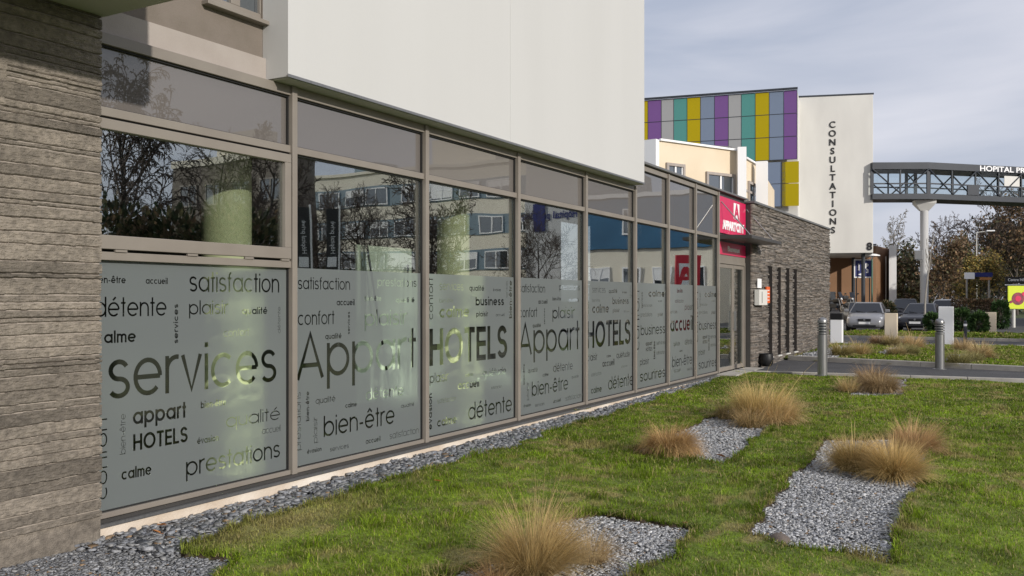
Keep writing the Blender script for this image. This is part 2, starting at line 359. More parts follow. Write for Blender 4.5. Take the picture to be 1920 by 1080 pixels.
B3 = [('services',824,869,824,543.7,12,'l'),('qualité',880,908,880,545,7.5,'b'),('évasion',924.7,939,925,546,4.2,'b'),('bien-être',824,850,824,567.5,6,'l'),
 ('business',892,945,892,572.8,12,'b'),('calme',824,880,824,595.8,16.5,'b'),('plaisir',893,915,893,593.7,7,'b'),('accueil',929.7,946,930,593,4,'m'),
 ('HOTELS',805.5,951,806,686.4,69.7,'b'),('plaisir',806,841,806,719,14,'m'),('calme',872.7,887,873,706.6,5,'b'),('quiétude',905,949,905,707.5,11,'m'),
 ('accueil',858.6,898.5,859,731,12,'b'),('satisfaction',921,941.6,921,730,4,'l'),('satisfaction',820,855,820,757,7,'l'),('détente',878,960,878,788,24,'m'),
 ('calme',820,856,820,800.7,12,'b'),('confort',812,599,521,7,'m','v'),('services',952,558,526.7,2.6,'l','v'),('bien-être',960,596.7,526,4,'b','v'),('évasion',810,805,737.4,5,'b','v')]
B6 = [('calme',1216,1246.5,1216,556,9,'b'),('accueil',1234,1241,1234,566,2.6,'b'),('satisfaction',1203,1223,1203,575.5,4,'m'),('prestations',1201.5,1223,1202,594,6,'m'),
 ('plaisir',1233.5,1243,1234,593,5,'b'),('business',1201.5,1247,1202,629,14.5,'m'),('appart',1210.7,1223,1211,648,5.5,'b'),('HOTELS',1211,1223,1211,659,7,'b'),
 ('services',1231,1247,1231,647,6,'m'),('satisfaction',1231,1246.5,1231,665,5,'m'),('plaisir',1200,1217,1200,685,9,'m'),('sourires',1200,1247,1200,716,14.5,'m'),
 ('confort',1198.7,656,542,5.2,'m','v'),('services',1205,578,548,2,'b','v'),('bien-être',1228.6,672.7,639.6,2.5,'b','v')]
B7 = [('accueil',1257,1299,1257,622,21,'b'),('bien-être',1260.7,1297.7,1261,689,15,'m'),('plaisir',1284,1298.6,1284,581,8,'m'),('satisfaction',1265.6,1282,1266,567.6,5,'m'),
 ('bien-être',1269.5,1280,1270,549,6,'b'),('services',1255.5,1270,1256,588,5,'m'),('quiétude',1262.7,1275,1263,649,6,'m'),('détente',1284,1297.7,1284,646.4,8,'m'),
 ('calme',1274,1279.6,1274,660,3,'b'),('accueil',1263.6,1276,1264,698.6,5,'m'),('satisfaction',1288,1298,1288,695,4,'m')]
FD = FY + .03
def place(words):
    out = []
    for wd in words:
        caps = wd[0][0].isupper(); ref = CAP if caps else XH
        if wd[-1] == 'v':
            t, xb, y0, y1, h, wt, _ = wd
            z0, z1 = ZF(xb, y0, FD), ZF(xb, y1, FD); X = XF(xb, FD); s = (X-XF(xb-h, FD))/ref
            out.append((t, X, z0, z1-z0, s, wt, True))
        else:
            t, xl, xr, xb, yb, h, wt = wd
            X0, X1 = XF(xl, FD), XF(xr, FD); s = h*TF(xb, FD)/FOC/ref
            out.append((t, X0, ZF(xb, yb, FD), X1-X0, s, wt, False))
    return out
def hull(q):
    p = sorted({(round(a.x, 5), round(a.y, 5)) for a in q}); o = []
    if len(p) < 3: return []
    for seq in (p, p[::-1]):
        h = []
        for c in seq:
            while len(h) > 1 and (h[-1][0]-h[-2][0])*(c[1]-h[-2][1])-(h[-1][1]-h[-2][1])*(c[0]-h[-2][0]) <= 1e-9: h.pop()
            h.append(c)
        o += h[:-1]
    return [V(c) for c in o]
def clip(q, x0, x1, z0, z1):
    for ax, lim, sg in ((0, x0, 1), (0, x1, -1), (1, z0, 1), (1, z1, -1)):
        o = []
        for i in range(len(q)):
            a, b = q[i-1], q[i]; da, db = (a[ax]-lim)*sg, (b[ax]-lim)*sg
            if (da < 0) != (db < 0): o.append(a.lerp(b, da/(da-db)))
            if db >= 0: o.append(b)
        q = o
    return q
def film_mesh(name, x0, x1, z0, z1, y, words, parent):
    vs = [V((x0, z0)), V((x1, z0)), V((x1, z1)), V((x0, z1))]; fs = [[0, 1, 2, 3]]
    for (t, X, Z, W, s, wt, vert) in words:
        for q in word_quads(t, W, s, wt):
            q = clip([V((X-p.y, Z+p.x)) if vert else V((X+p.x, Z+p.y)) for p in q], x0+.004, x1-.004, z0+.004, z1-.004)
            q = hull(q); n = len(q)
            if n < 3: continue
            a = sum(q[i].x*q[(i+1)%n].y-q[(i+1)%n].x*q[i].y for i in range(n)); b = len(vs); vs += q
            if abs(a) < 1e-9: del vs[b:]; continue
            fs.append(list(range(b, b+n)) if a > 0 else list(range(b, b+n))[::-1])
    r = delaunay_2d_cdt(vs, [], fs, 1, 1e-5, True)
    mb = MB(); keep = [f for f, o in zip(r[2], r[5]) if list(o) == [0]]
    mb.v = [(p.x, y, p.y) for p in r[0]]; mb.f = [tuple(f) for f in keep]; mb.m = [0]*len(keep)
    return mb.build(name, M['film'], parent)
def text_mesh(name, body, size, mt, parent, origin, xdir, ydir=V((0,0,1)), bold=0.0, ext=0.01, width=None, local=False, align='LEFT'):
    cu = bpy.data.curves.new('lettering', 'FONT'); cu.body = body; cu.size = size; cu.offset = bold; cu.extrude = ext; cu.align_x = align; cu.resolution_u = 4
    tmp = bpy.data.objects.new('lettering', cu); C.objects.link(tmp); dg = bpy.context.evaluated_depsgraph_get()
    me = bpy.data.meshes.new_from_object(tmp.evaluated_get(dg)); bpy.data.objects.remove(tmp); me.name = name
    co = np.empty(len(me.vertices)*3, np.float32); me.vertices.foreach_get('co', co); co = co.reshape(-1, 3)
    if width:
        k = width/(co[:,0].max()-co[:,0].min()); co[:,0] = (co[:,0]-co[:,0].min())*k
    xd, yd = V(xdir).normalized(), V(ydir).normalized(); zd = xd.cross(yd)
    co = np.array(origin) + co[:,:1]*np.array(xd) + co[:,1:2]*np.array(yd) + co[:,2:]*np.array(zd)
    me.vertices.foreach_set('co', co.astype(np.float32).ravel()); me.update()
    me.materials.clear(); me.materials.append(mt)
    return link(name, me, parent, local)

# ------------------------------------------------------------------ the hotel
hotel = thing('hotel_building', 'hotel wing with a long taupe framed glass front under a white upper storey', 'hotel', (12, FY, 0))
MUL = [XF(548)-2.078, XF(548), XF(797), XF(970), XF(1097), XF(1190), XF(1252), XF(1303), XF(1346)]
ZB, ZS, ZFT, ZT0, ZT1, ZTOP, ZHI = .07, -.02, 1.89, 2.92, 2.985, 3.435, 3.83
def frame_bar(mb, x0, z0, x1, z1, y0, y1): mb.box(x0, y0, z0, x1, y1, z1)
HM = .032
layouts = {}
b2, b3, b6, b7 = place(B2), place(B3), place(B6), place(B7)
sh = lambda ws, d: [(t, X+d, Z, W, s, wt, v) for (t, X, Z, W, s, wt, v) in ws]
layouts = {0: place(B1), 1: b2, 2: b3, 3: sh(b2, MUL[3]-MUL[1]), 4: sh(b3, MUL[4]-MUL[2]), 5: b6, 6: b7, 7: sh(b6, MUL[7]-MUL[5])}
for i in range(8):
    xa, xb = MUL[i]+HM, MUL[i+1]-HM; top = ZTOP if i < 5 else ZHI
    fm = MB()
    # right mullion of the bay, its head, transom and bottom rail; the bars run flush between mullions
    fm.box(xb, FY-.035, ZS+.05, xb+2*HM, FY+.11, top+.085)
    if i == 0: fm.box(xa-2*HM, FY-.035, ZS+.05, xa, FY+.11, top+.085)
    fm.box(xa, FY-.012, top, xb, FY+.11, top+.085)
    fm.box(xa, FY-.012, ZT0, xb, FY+.11, ZT1)
    fm.box(xa, FY-.012, ZS+.05, xb, FY+.11, ZB)
    win = fm.build('window', M['frame'], hotel, bevel=.004)
    gk = MB()
    for (za, zb) in ((ZB, ZT0), (ZT1, top)):
        gk.box(xa, FY+.012, za, xa+.012, FY+.03, zb); gk.box(xb-.012, FY+.012, za, xb, FY+.03, zb)
        gk.box(xa+.012, FY+.012, zb-.014, xb-.012, FY+.03, zb); gk.box(xa+.012, FY+.012, za, xb-.012, FY+.03, za+.008)
    gk.build('gasket', M['gasket'], win)
    sp = MB().box(xa+.012, FY+.036, ZT1+.008, xb-.012, FY+.05, top-.014); sp.build('spandrel_panel', M['spandrel'], win)
    if i == 0:
        cs = MB(); z0, z1 = 1.965, 2.90
        for a in ((xa+.01, z0, xb-.01, z0+.10), (xa+.01, z1-.075, xb-.01, z1), (xa+.01, z0+.10, xa+.075, z1-.075), (xb-.085, z0+.10, xb-.01, z1-.075)):
            cs.box(a[0], FY-.03, a[1], a[2], FY+.03, a[3])
        cs.build('casement', M['frame'], win, bevel=.004)
        MB().box(xa+.075, FY+.006, z0+.10, xb-.085, FY+.018, z1-.075).build('upper_pane', M['glass'], win)
        MB().box(xa, FY-.018, 1.885, xb, FY+.10, 1.945).build('sill_rail', M['frame'], win, bevel=.004)
        for q in (.25, .9, 1.5, 1.93): MB().box(xa+q-.05, FY-.03, 1.946, xa+q+.05, FY-.012, 1.962).build('hinge', M['frame'], win)
        MB().box(xa+.012, FY+.036, ZB+.008, xb-.012, FY+.046, 1.885).build('lower_pane', M['lowglass'], win)
    else:
        MB().box(xa+.012, FY+.036, ZFT, xb-.012, FY+.046, ZT0-.014).build('upper_pane', M['glass'], win)
        MB().box(xa+.012, FY+.036, ZB+.008, xb-.012, FY+.046, ZFT).build('lower_pane', M['lowglass'], win)
    film_mesh('frosted_film', xa+.013, xb-.013, ZB+.009, ZFT if i else 1.884, FY+.031, layouts[i], win)
XE = MUL[8]+HM
pl = MB(); pl.box(4.0, FY-.04, -.30, XE, FY+.13, ZS-.005); pl.build('plinth', M['plinth'], hotel, bevel=.01)
MB().box(4.0, FY-.065, ZS, XE, FY+.10, ZS+.022).build('sill_flashing', M['steel'], hotel)
MB().box(4.0, FY-.028, ZS+.024, XE, FY+.09, ZS+.048).build('base_rail', M['dark_steel'], hotel)
# upper storey
wb = MB(); wb.box(5.87, FY-.20, 3.535, 9.753, FY+5, 8.5).box(9.757, FY-.20, 3.535, 14.28, FY+5, 8.5); ub = wb.build('white_upper_storey', M['white'], hotel, bevel=.003)
MB().box(5.86, FY-.208, 3.530, 14.29, FY-.201, 3.556).build('drip_edge', M['steel'], hotel)
MB().box(5.885, FY-.188, 3.522, 14.265, FY+.3, 3.533).build('soffit', M['soffit'], hotel)
MB().box(XE-.1, FY+5, 0, XE, FY+5.2, 3.5).build('rear_wall', M['inwall'], hotel)
MB().box(-4, FY+.06, 3.525, 5.868, FY+.3, 3.72).build('ledge_band', M['light_band'], hotel)
uw = MB(); x0, x1, z0, z1 = XF(385, FY+.1), XF(506, FY+.1)-.03, 4.05, 5.4
uw.box(-4, FY+.10, 3.722, x0, FY+5, 8.5); uw.box(x1, FY+.10, 3.722, 5.868, FY+.35, 8.5); uw.box(x0, FY+.10, 3.722, x1, FY+.4, z0); uw.box(x0, FY+.10, z1, x1, FY+.4, 8.5)
uw.build('upper_wall', M['taupe_wall'], hotel)
uf = MB()
for a in ((x0, z0, x1, z0+.07), (x0, z1-.07, x1, z1), (x0, z0+.07, x0+.07, z1-.07), (x1-.07, z0+.07, x1, z1-.07), ((x0+x1)/2-.05, z0+.07, (x0+x1)/2+.05, z1-.07)):
    uf.box(a[0], FY+.12, a[1], a[2], FY+.2, a[3])
uf.box(x0-.04, FY+.02, z0-.04, x1+.04, FY+.11, z0-.005)
uwin = uf.build('upper_window', M['frame'], hotel, bevel=.004)
MB().box(x0+.07, FY+.15, z0+.07, x1-.07, FY+.16, z1-.07).build('pane', M['winglass'], uwin)
# low wing beyond the white storey: roof, coping
MB().box(14.285, FY+.02, ZHI+.087, XE, FY+6, 3.93).build('roof', M['coping'], hotel)
MB().box(14.285, FY-.07, 3.932, 21.3, FY+6, 3.975).build('coping', M['coping'], hotel, bevel=.006)
# room behind the glass
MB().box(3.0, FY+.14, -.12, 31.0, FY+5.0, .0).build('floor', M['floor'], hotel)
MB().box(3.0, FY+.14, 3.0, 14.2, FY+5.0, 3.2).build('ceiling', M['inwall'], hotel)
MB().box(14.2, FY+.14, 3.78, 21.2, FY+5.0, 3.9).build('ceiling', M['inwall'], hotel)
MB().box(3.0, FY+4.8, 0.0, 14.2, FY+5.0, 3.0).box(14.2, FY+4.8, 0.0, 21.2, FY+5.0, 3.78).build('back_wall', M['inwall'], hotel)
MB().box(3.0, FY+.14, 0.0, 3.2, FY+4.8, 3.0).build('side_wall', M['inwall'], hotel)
for px, r in ((425, .225), (850, .21)):
    t = (FY+.72)/(ST-(px-960)/FOC*CT); c = P(px, t)
    mb = MB(); mb.lathe([(r, 0), (r, 2.99)], (c[0], c[1], .005), 32); mb.build('column', M['column'], hotel, smooth=True)
# things standing in the room
bd = thing('display_board', 'pale green display board on a black easel standing behind the second glass bay', 'display board', (9.05, FY+1.2, 0))
MB().box(8.52, FY+1.2, .35, 9.62, FY+1.235, 2.26).build('panel', M['board'], bd, bevel=.005)
for a, b in (((8.62, FY+1.14, 2.26), (8.95, FY+.95, .0)), ((9.45, FY+1.14, 2.05), (9.2, FY+.95, 0.0)), ((9.0, FY+1.25, 2.1), (9.0, FY+1.75, 0.0))):
    MB().tube(a, b, .014).build('leg', M['black'], bd)
sfa = thing('reception_bench', 'low pale bench inside the lobby behind the fourth bay', 'bench', (11.4, FY+1.5, 0))
MB().box(10.7, FY+1.2, .40, 12.1, FY+1.75, .50).build('seat', M['board'], sfa, bevel=.02)
for x in (10.8, 12.0):
    MB().box(x-.03, FY+1.25, 0, x+.03, FY+1.7, .398).build('leg', M['black'], sfa)

# entrance
XD0, XD1 = XE, 21.25
ent = MB(); zd = 2.46
ent.box(XD0, FY-.01, 0.02, XD0+.06, FY+.10, zd); ent.box(XD1-.06, FY-.01, 0.02, XD1, FY+.10, zd); ent.box(XD0+.06, FY-.01, zd-.07, XD1-.06, FY+.10, zd)
ent.build('door_frame', M['frame'], hotel, bevel=.004)
xm = (XD0+XD1)/2+.12
for (xa, xb) in ((XD0+.07, xm-.01), (xm+.01, XD1-.07)):
    d = MB(); d.box(xa, FY+.01, .03, xa+.07, FY+.06, zd-.08); d.box(xb-.07, FY+.01, .03, xb, FY+.06, zd-.08); d.box(xa+.07, FY+.01, .03, xb-.07, FY+.06, .12); d.box(xa+.07, FY+.01, zd-.16, xb-.07, FY+.06, zd-.08)
    dd = d.build('door', M['frame'], hotel, bevel=.004)
    MB().box(xa+.07, FY+.03, .12, xb-.07, FY+.04, zd-.16).build('pane', M['glass'], dd)
    hx = xb-.04 if xa < XD0+.2 else xa+.04
    h = MB(); h.tube((hx, FY-.03, .9), (hx, FY-.03, 1.35), .014); h.tube((hx, FY-.03, .95), (hx, FY+.012, .95), .01); h.tube((hx, FY-.03, 1.3), (hx, FY+.012, 1.3), .01)
    h.build('handle', M['steel'], dd)
MB().box(XD0, FY+.0, zd+.002, XD1, FY+.1, 2.58).build('lintel', M['frame'], hotel)
MB().box(XD0, FY+.02, 2.582, XD1, FY+.1, 3.93).build('entrance_panel', M['dark_steel'], hotel)
MB().box(XD0-.2, FY-.45, -.1, XD1+.0, FY-.012, .018).build('doorstep', M['kerb'], hotel, bevel=.01)
sg = thing('entrance_sign', 'raspberry pink entrance sign with white emblem and hotel name above the canopy', 'sign', (20.2, FY, 3.06))
MB().box(XD0+.03, FY-.02, 3.05, XD1-.03, FY+.018, 3.84).build('panel', M['pink'], sg)
xs = XF(1381)
MB().box(xs-.32, FY-.030, 3.42, xs+.13, FY-.0215, 3.78).build('emblem', M['sign_white'], sg)
text_mesh('emblem_letter', 'A', .46, M['pink'], sg, (xs-.31, FY-.036, 3.44), (1,0,0), bold=.012, ext=.004, width=.40)
text_mesh('lettering', "APPART'CITY", .26, M['sign_white'], sg, (XD0+.22, FY-.026, 3.15), (1,0,0), bold=.014, ext=.005, width=1.72)
s2 = thing('welcome_sign', 'dark red welcome panel under the canopy and above the glass doors', 'sign', (20.2, FY, 2.58))
MB().box(XD0+.03, FY-.02, 2.585, XD1-.03, FY+.018, 2.86).build('panel', M['pink'], s2)
text_mesh('lettering', 'Bienvenue', .17, M['sign_white'], s2, (XD0+.62, FY-.026, 2.67), (1,0,0), bold=.003, ext=.004, width=.95)
cp = MB(); ZC = 2.90
cp.add([(XD0+.0, FY-.02, ZC), (XD1+.5, FY-.02-.17, ZC), (XD1+.5, 5.04, ZC), (XD0, 5.04, ZC), (XD0, FY-.02, ZC+.1), (XD1+.5, FY-.19, ZC+.1), (XD1+.5, 5.04, ZC+.07), (XD0, 5.04, ZC+.07)],
       [(0,1,2,3),(7,6,5,4),(3,2,6,7),(0,3,7,4),(1,5,6,2),(0,4,5,1)])
can = cp.build('canopy', M['dark_steel'], hotel, bevel=.004)
for xa in (XD0+.12, XD1+.02):
    MB().tube((xa, FY-.03, 3.72), (xa+.12, 5.14, ZC+.09), .012).build('tie_rod', M['steel'], can)
# stone-clad end of the wing, ledgestone courses, four slit windows
YS, X0S, X1S, ZTOPS = FY-.18, 21.27, 30.8, 3.86
slits = [(22.75,23.18), (23.69,24.10), (24.59,25.07), (25.54,26.0)]; SZ0, SZ1 = .17, 2.44
core = MB(); xs0 = X0S
for (a, b) in slits + [(X1S-.03, X1S-.03)]:
    core.box(xs0, YS+.05, -.2, a, FY+4, ZTOPS); xs0 = b
for (a, b) in slits: core.box(a, YS+.05, -.2, b, FY+1, SZ0); core.box(a, YS+.05, SZ1, b, FY+1, ZTOPS)
core.build('side_return', M['dark_steel'], hotel)
sv = []; scol = []; z = -.15; r2 = random.Random(3)
def stone_box(x0, x1, z0, z1, y):
    base = len(sv); 
    for yy in (y, YS+.06):
        for (x, zz) in ((x0, z0), (x1, z0), (x1, z1), (x0, z1)):
            sv.append((x + r2.uniform(-.004, .004), yy + (r2.uniform(-.006, .006) if yy == y else 0), zz + r2.uniform(-.003, .003)))
    g = r2.uniform(.10, .235); tcol = r2.uniform(-.005, .02)
    scol.extend([(g*1.06+tcol, g*.95+tcol*.4, g*.84)]*8)
while z < ZTOPS:
    hh = min(r2.choice((.022, .028, .034, .042)), ZTOPS-z)
    if hh < .012: break
    x = X0S - .004
    while x < X1S:
        l = r2.uniform(.25, .9); xe = min(x+l, X1S); y = YS + r2.uniform(-.022, .022); segs = [(x, xe)]
        if z+hh > SZ0 and z < SZ1:
            for (a, b) in slits:
                segs = [s for (p, q) in segs for s in ([(p, q)] if q <= a or p >= b else [(p, min(q, a)), (max(p, b), q)]) if s[1]-s[0] > .005]
        for (p, q) in segs: stone_box(p, q-.003, z, z+hh-.002, y)
        x = xe
    z += hh
nb = len(sv)//8; o8 = np.arange(nb)[:, None]*8
fc = np.concatenate([o8+np.array(f)[None] for f in ((0,1,2,3),(0,4,5,1),(3,2,6,7),(0,3,7,4),(1,5,6,2))])
mesh_np('stone_cladding', sv, [fc], M['stone'], hotel, col=np.array(scol))
for (a, b) in slits:
    wnd = MB().box(a+.004, YS+.012, SZ0+.004, b-.004, YS+.03, SZ1-.004).build('slit_window', M['slit'], hotel)  # near-flush sheet, the recess shade is in its colour
    MB().box(a-.0, YS-.03, SZ0-.03, b+.0, FY+.05, SZ0-.002).build('sill', M['offwhite'], wnd)
MB().box(X0S-.03, YS-.05, ZTOPS+.005, X1S+.03, FY+6, ZTOPS+.06).build('coping', M['coping'], hotel, bevel=.006)
# small things by the door
mbx = thing('letter_box', 'white letter box on the stone wall beside the glass doors', 'letter box', (22.1, YS, 1.5))
a, b = XF(1411, YS), XF(1429, YS)
MB().box(a+.08, YS-.14, 1.47, b-.05, YS-.02, 1.84)  .build('case', M['offwhite'], mbx, bevel=.008)
MB().box(a+.3, YS-.146, 1.52, a+.34, YS-.141, 1.79).build('door_edge', M['steel'], mbx)
nt_ = MB().box(XF(1417, YS), YS-.05, 1.88, XF(1424, YS), YS-.03, 2.1).build('notice_plate', M['sign_white']); tag(nt_, 'small white notice plate on the stone wall above the letter box', 'notice')
op = thing('orange_panel', 'orange red information plate on the stone wall right of the letter box', 'sign', (22.6, YS, 1.5))
MB().box(XF(1433, YS), YS-.06, 1.52, XF(1439, YS), YS-.03, 1.92).build('panel', mat('orange_plate', (.75,.12,.02), rough=.4), op)
for k in range(4): MB().box(XF(1434.2, YS), YS-.065, 1.58+k*.08, XF(1437.8, YS), YS-.061, 1.60+k*.08).build('text_line', M['sign_white'], op)
pc = G(1429, 687); pot = thing('plant_pot', 'round black plant pot on the asphalt beside the entrance', 'pot', (pc[0], pc[1]-.1, 0.01))
MB().lathe([(.10,0),(.15,.05),(.17,.18),(.155,.29),(.165,.30),(.15,.305),(.13,.27)], (pc[0], pc[1]-.1, .01), 24).build('body', M['black'], pot, smooth=True)
MB().lathe([(.13,.0),(.12,.02)], (pc[0], pc[1]-.1, .27), 20).build('soil', M['bark'], pot)

# ------------------------------------------------------------------ board-marked concrete wall and balcony at the left
cw = thing('concrete_wall', 'board marked grey brown concrete wall at the near end of the glass front', 'wall', (2, FY-.13, 0))
YW, XW1 = FY-.13, 4.10
nx, nz = 240, 1000; xs_ = np.linspace(2.2, XW1, nx); zs_ = np.linspace(-.3, 3.62, nz)
gx, gz = np.meshgrid(xs_, zs_)
wav = (vnoise(gx, gz*0.6, .8, 5)-.5)*.03 + (vnoise(gx, gz, 9, 6)-.5)*.004
zz = gz + wav; edges = [.07]; r3 = random.Random(21)
while edges[-1] < 3.8: edges.append(edges[-1] + r3.choice((.032,.05,.065,.08,.09,.11)))
edges = np.array(edges); bi = np.searchsorted(edges, zz); lo = edges[np.clip(bi-1, 0, None)]; hi = edges[np.clip(bi, 0, len(edges)-1)]
dist = np.minimum(np.abs(zz-lo), np.abs(hi-zz)); base = zz < .07
boff = np.array([r3.uniform(-.006, .007) for _ in range(len(edges)+1)]); btone = np.array([r3.uniform(.66, 1.2) for _ in range(len(edges)+1)])
rough = (vnoise(gx, gz, 22, 1)-.5)*.005 + (vnoise(gx, gz*2.2, 55, 2)-.5)*.006 + (vnoise(gx, gz*1.5, 120, 12)-.5)*.006 + (vnoise(gx*.35, gz*2.5, 60, 14)-.5)*.006
disp = np.where(base, -.012 + (vnoise(gx, gz, 30, 9)-.5)*.003, boff[bi] + rough + np.where(dist < .005, -.045*(vnoise(gx, gz*.2, 5, 3) > .12), 0))
gy = YW - disp
tone = np.where(base, .95, btone[bi]) * (.82 + .36*vnoise(gx, gz*3, 4, 8)) * (.9+.2*vnoise(gx, gz*2, 30, 4))
colw = np.stack([.205*tone, .178*tone, .146*tone], -1).reshape(-1, 3)
idx = np.arange(nx*nz).reshape(nz, nx); q = np.stack([idx[:-1,:-1], idx[:-1,1:], idx[1:,1:], idx[1:,:-1]], -1).reshape(-1, 4)
mesh_np('face', np.stack([gx, gy, gz], -1).reshape(-1, 3), [q], M['concrete'], cw, col=colw, smooth=True)
M['concrete_plain'] = mat('plain_concrete', (.27,.24,.205), (.34,.30,.26), 5, .9, bump=.4, bscale=50)
MB().box(-5, YW+.018, -.3, XW1-.004, FY+.3, 3.62).build('core', M['concrete_plain'], cw)
bal = MB(); bal.prism([(-5, FY-1.3), (4.15, FY-1.3), (4.15, FY+.05), (-5, FY+.05)], 3.63, 5.2)
balc = bal.build('balcony_body', M['white'], hotel, bevel=.01)
MB().box(-5, FY-1.27, 3.585, 4.13, FY+.05, 3.628).build('balcony_soffit', M['soffit'], hotel, bevel=.01)
# ------------------------------------------------------------------ ground, lawn, gravel
tag(MB().add([(-600,-600,-.32),(900,-600,-.32),(900,600,-.32),(-600,600,-.32)], [(0,1,2,3)]).build('ground', M['ground']), kind='structure')
STRIP = [(-3,3.85),(2,3.95),(3.7,4.12),(4.1,4.3),(3.98,4.62),(4.06,4.86),(4.7,4.9),(5.4,4.98),(8,4.92),(11,5.06),(14,5.26),(17.5,5.46),(19.3,5.56),(19.3,5.74),(-3,5.74)]
BEDS = [[(4.3,2.0),(6.15,2.02),(6.2,2.9),(4.35,2.95)], [(8.72,2.64),(13.8,2.9),(13.4,3.8),(9.0,3.68)],
        [(6.03,.74),(6.2,1.68),(8.5,1.86),(10.9,2.05),(11.35,1.0),(8.5,.86)], [(16.5,1.85),(20.0,2.06),(19.7,2.75),(16.2,2.62)]]
FAR_BEDS = [[(24.6,4.3),(32.0,4.6),(32.0,5.5),(24.6,5.5)], [(25.2,1.0),(28.2,1.1),(28.0,1.9),(25.0,1.8)], [(27.5,2.9),(31.5,3.0),(31.5,3.8),(27.5,3.7)]]
def wob(x, y): return x + (vnoise(x, y, 3.1, 31)-.5)*.16 + (vnoise(x, y, 11, 33)-.5)*.05, y + (vnoise(x, y, 3.1, 32)-.5)*.16 + (vnoise(x, y, 11, 34)-.5)*.05
def in_gravel(x, y):
    wx, wy = wob(np.asarray(x, float), np.asarray(y, float)); r = inpoly(wx, wy, STRIP)
    for b in BEDS + FAR_BEDS: r |= inpoly(wx, wy, b)
    return r
def lawn_h(x, y): return (vnoise(x, y, .7, 40)-.5)*.05 + (vnoise(x, y, 3, 41)-.5)*.02
def lawn_col(x, y):        # turf colour by place: lush, dry and mossy patches
    a = vnoise(x, y, .55, 50)*.5 + vnoise(x, y, 1.7, 51)*.3 + vnoise(x, y, 5, 52)*.2
    d = np.clip((vnoise(x, y, 2.3, 53)*.45+vnoise(x, y, 7.5, 54)*.55-.60)*4.5, 0, .75)
    d = np.maximum(d, .85*np.clip(1-np.hypot((x-5.0)/1.1, (y-4.7)/.42), 0, 1)**.6)      # worn finger by the strip
    d = np.maximum(d, .5*np.clip(1-np.hypot((x-4.3), (y-1.8))/.9, 0, 1))
    k_ = vnoise(x, y, 10, 55)*.4+vnoise(x, y, 3.4, 56)*.35+vnoise(x, y, 23, 57)*.25; g0 = np.stack([.092+.155*a, .150+.195*a, .010+.012*a], -1)*(.25+1.5*k_)[..., None]; dry = np.array([.40,.33,.14])
    return g0*(1-d[..., None]) + dry*d[..., None]
LX0, LX1, LY0, LY1 = 1.0, 20.05, -4.0, 5.72
nx, ny = 400, 204; gx, gy = np.meshgrid(np.linspace(LX0, LX1, nx), np.linspace(LY0, LY1, ny)); gv = in_gravel(gx, gy)
gz = lawn_h(gx, gy) - .012; gs = gv.astype(float); gz = gz - .06*gs - .075*np.clip((gy-4.95)/.6, 0, 1)*np.clip((19-gx)/12+.2, 0, 1)
cl = lawn_col(gx, gy)*.75 + np.array([.05,.036,.022])*.25; cl = np.where(gv[..., None], np.array([.09,.085,.08]), cl)
ed = np.zeros_like(gs)
for ax in (0, 1):
    for s in (1, -1): ed = np.maximum(ed, np.abs(np.roll(gs, s, ax)-gs))
cl = np.where((ed > 0)[..., None], np.array([.055,.038,.022]), cl)
idx = np.arange(nx*ny).reshape(ny, nx); q = np.stack([idx[:-1,:-1], idx[:-1,1:], idx[1:,1:], idx[1:,:-1]], -1).reshape(-1, 4)
tag(mesh_np('lawn', np.stack([gx, gy, gz], -1).reshape(-1, 3), [q], M['lawn'], col=cl.reshape(-1, 3), smooth=True), kind='structure')
def blades(n, X, Y, h, wdt, zfun, colfun, seed, zoff=0):
    g = np.random.default_rng(seed); n = len(X)
    az = g.uniform(0, 2*np.pi, n); lean = g.uniform(.2, 1.5, n); H = h*g.uniform(.55, 1.35, n)*(.55+.9*vnoise(X, Y, 2.3, 61)*vnoise(X, Y, 7, 62)*2)
    d = np.stack([np.cos(az), np.sin(az)], -1); pz = zfun(X, Y)+zoff; wv = np.stack([-d[:,1], d[:,0]], -1)*(wdt*g.uniform(.7, 1.3, n))[:, None]*.5
    b = np.stack([X, Y], -1); m = b + d*(H*lean*.35)[:, None]; t = b + d*(H*lean)[:, None]
    f3 = lambda p, z: np.concatenate([p, z[:, None]], 1)
    vs = np.stack([f3(b-wv, pz), f3(b+wv, pz), f3(m+wv*.8, pz+H*.6), f3(m-wv*.8, pz+H*.6), f3(t, pz+H*(1-.25*lean))], 1).reshape(-1, 3)
    o = np.arange(n)[:, None]*5
    c = colfun(X, Y)*g.uniform(.4, 1.6, (n, 1)); s = g.random(n) < .17; c[s] = np.array([.42,.35,.16])*g.uniform(.5, 1.4, (s.sum(), 1))
    return vs, o+np.array([0,1,2,3]), o+np.array([3,2,4]), np.repeat(c, 5, 0)
def scatter(seed, n, x0, x1, y0, y1, keep):
    g = np.random.default_rng(seed); X = g.uniform(x0, x1, n); Y = g.uniform(y0, y1, n); k = keep(X, Y); return X[k], Y[k]
def infrustum(X, Y, m=1.12):
    t = X*CT + Y*ST; r = X*ST - Y*CT; return (t > 4.3) & (np.abs(r/t) < .5647*m + .03)
def merge(parts):
    vs, qs, ts, cs = [], [], [], []; o = 0
    for v, q_, t_, c in parts:
        vs.append(v); qs.append(q_+o); ts.append(t_+o); cs.append(c); o += len(v)
    return np.concatenate(vs), [np.concatenate(qs), np.concatenate(ts)], np.concatenate(cs)
pts = []
ok = lambda X, Y: ~in_gravel(X, Y) & infrustum(X, Y, 1.45)
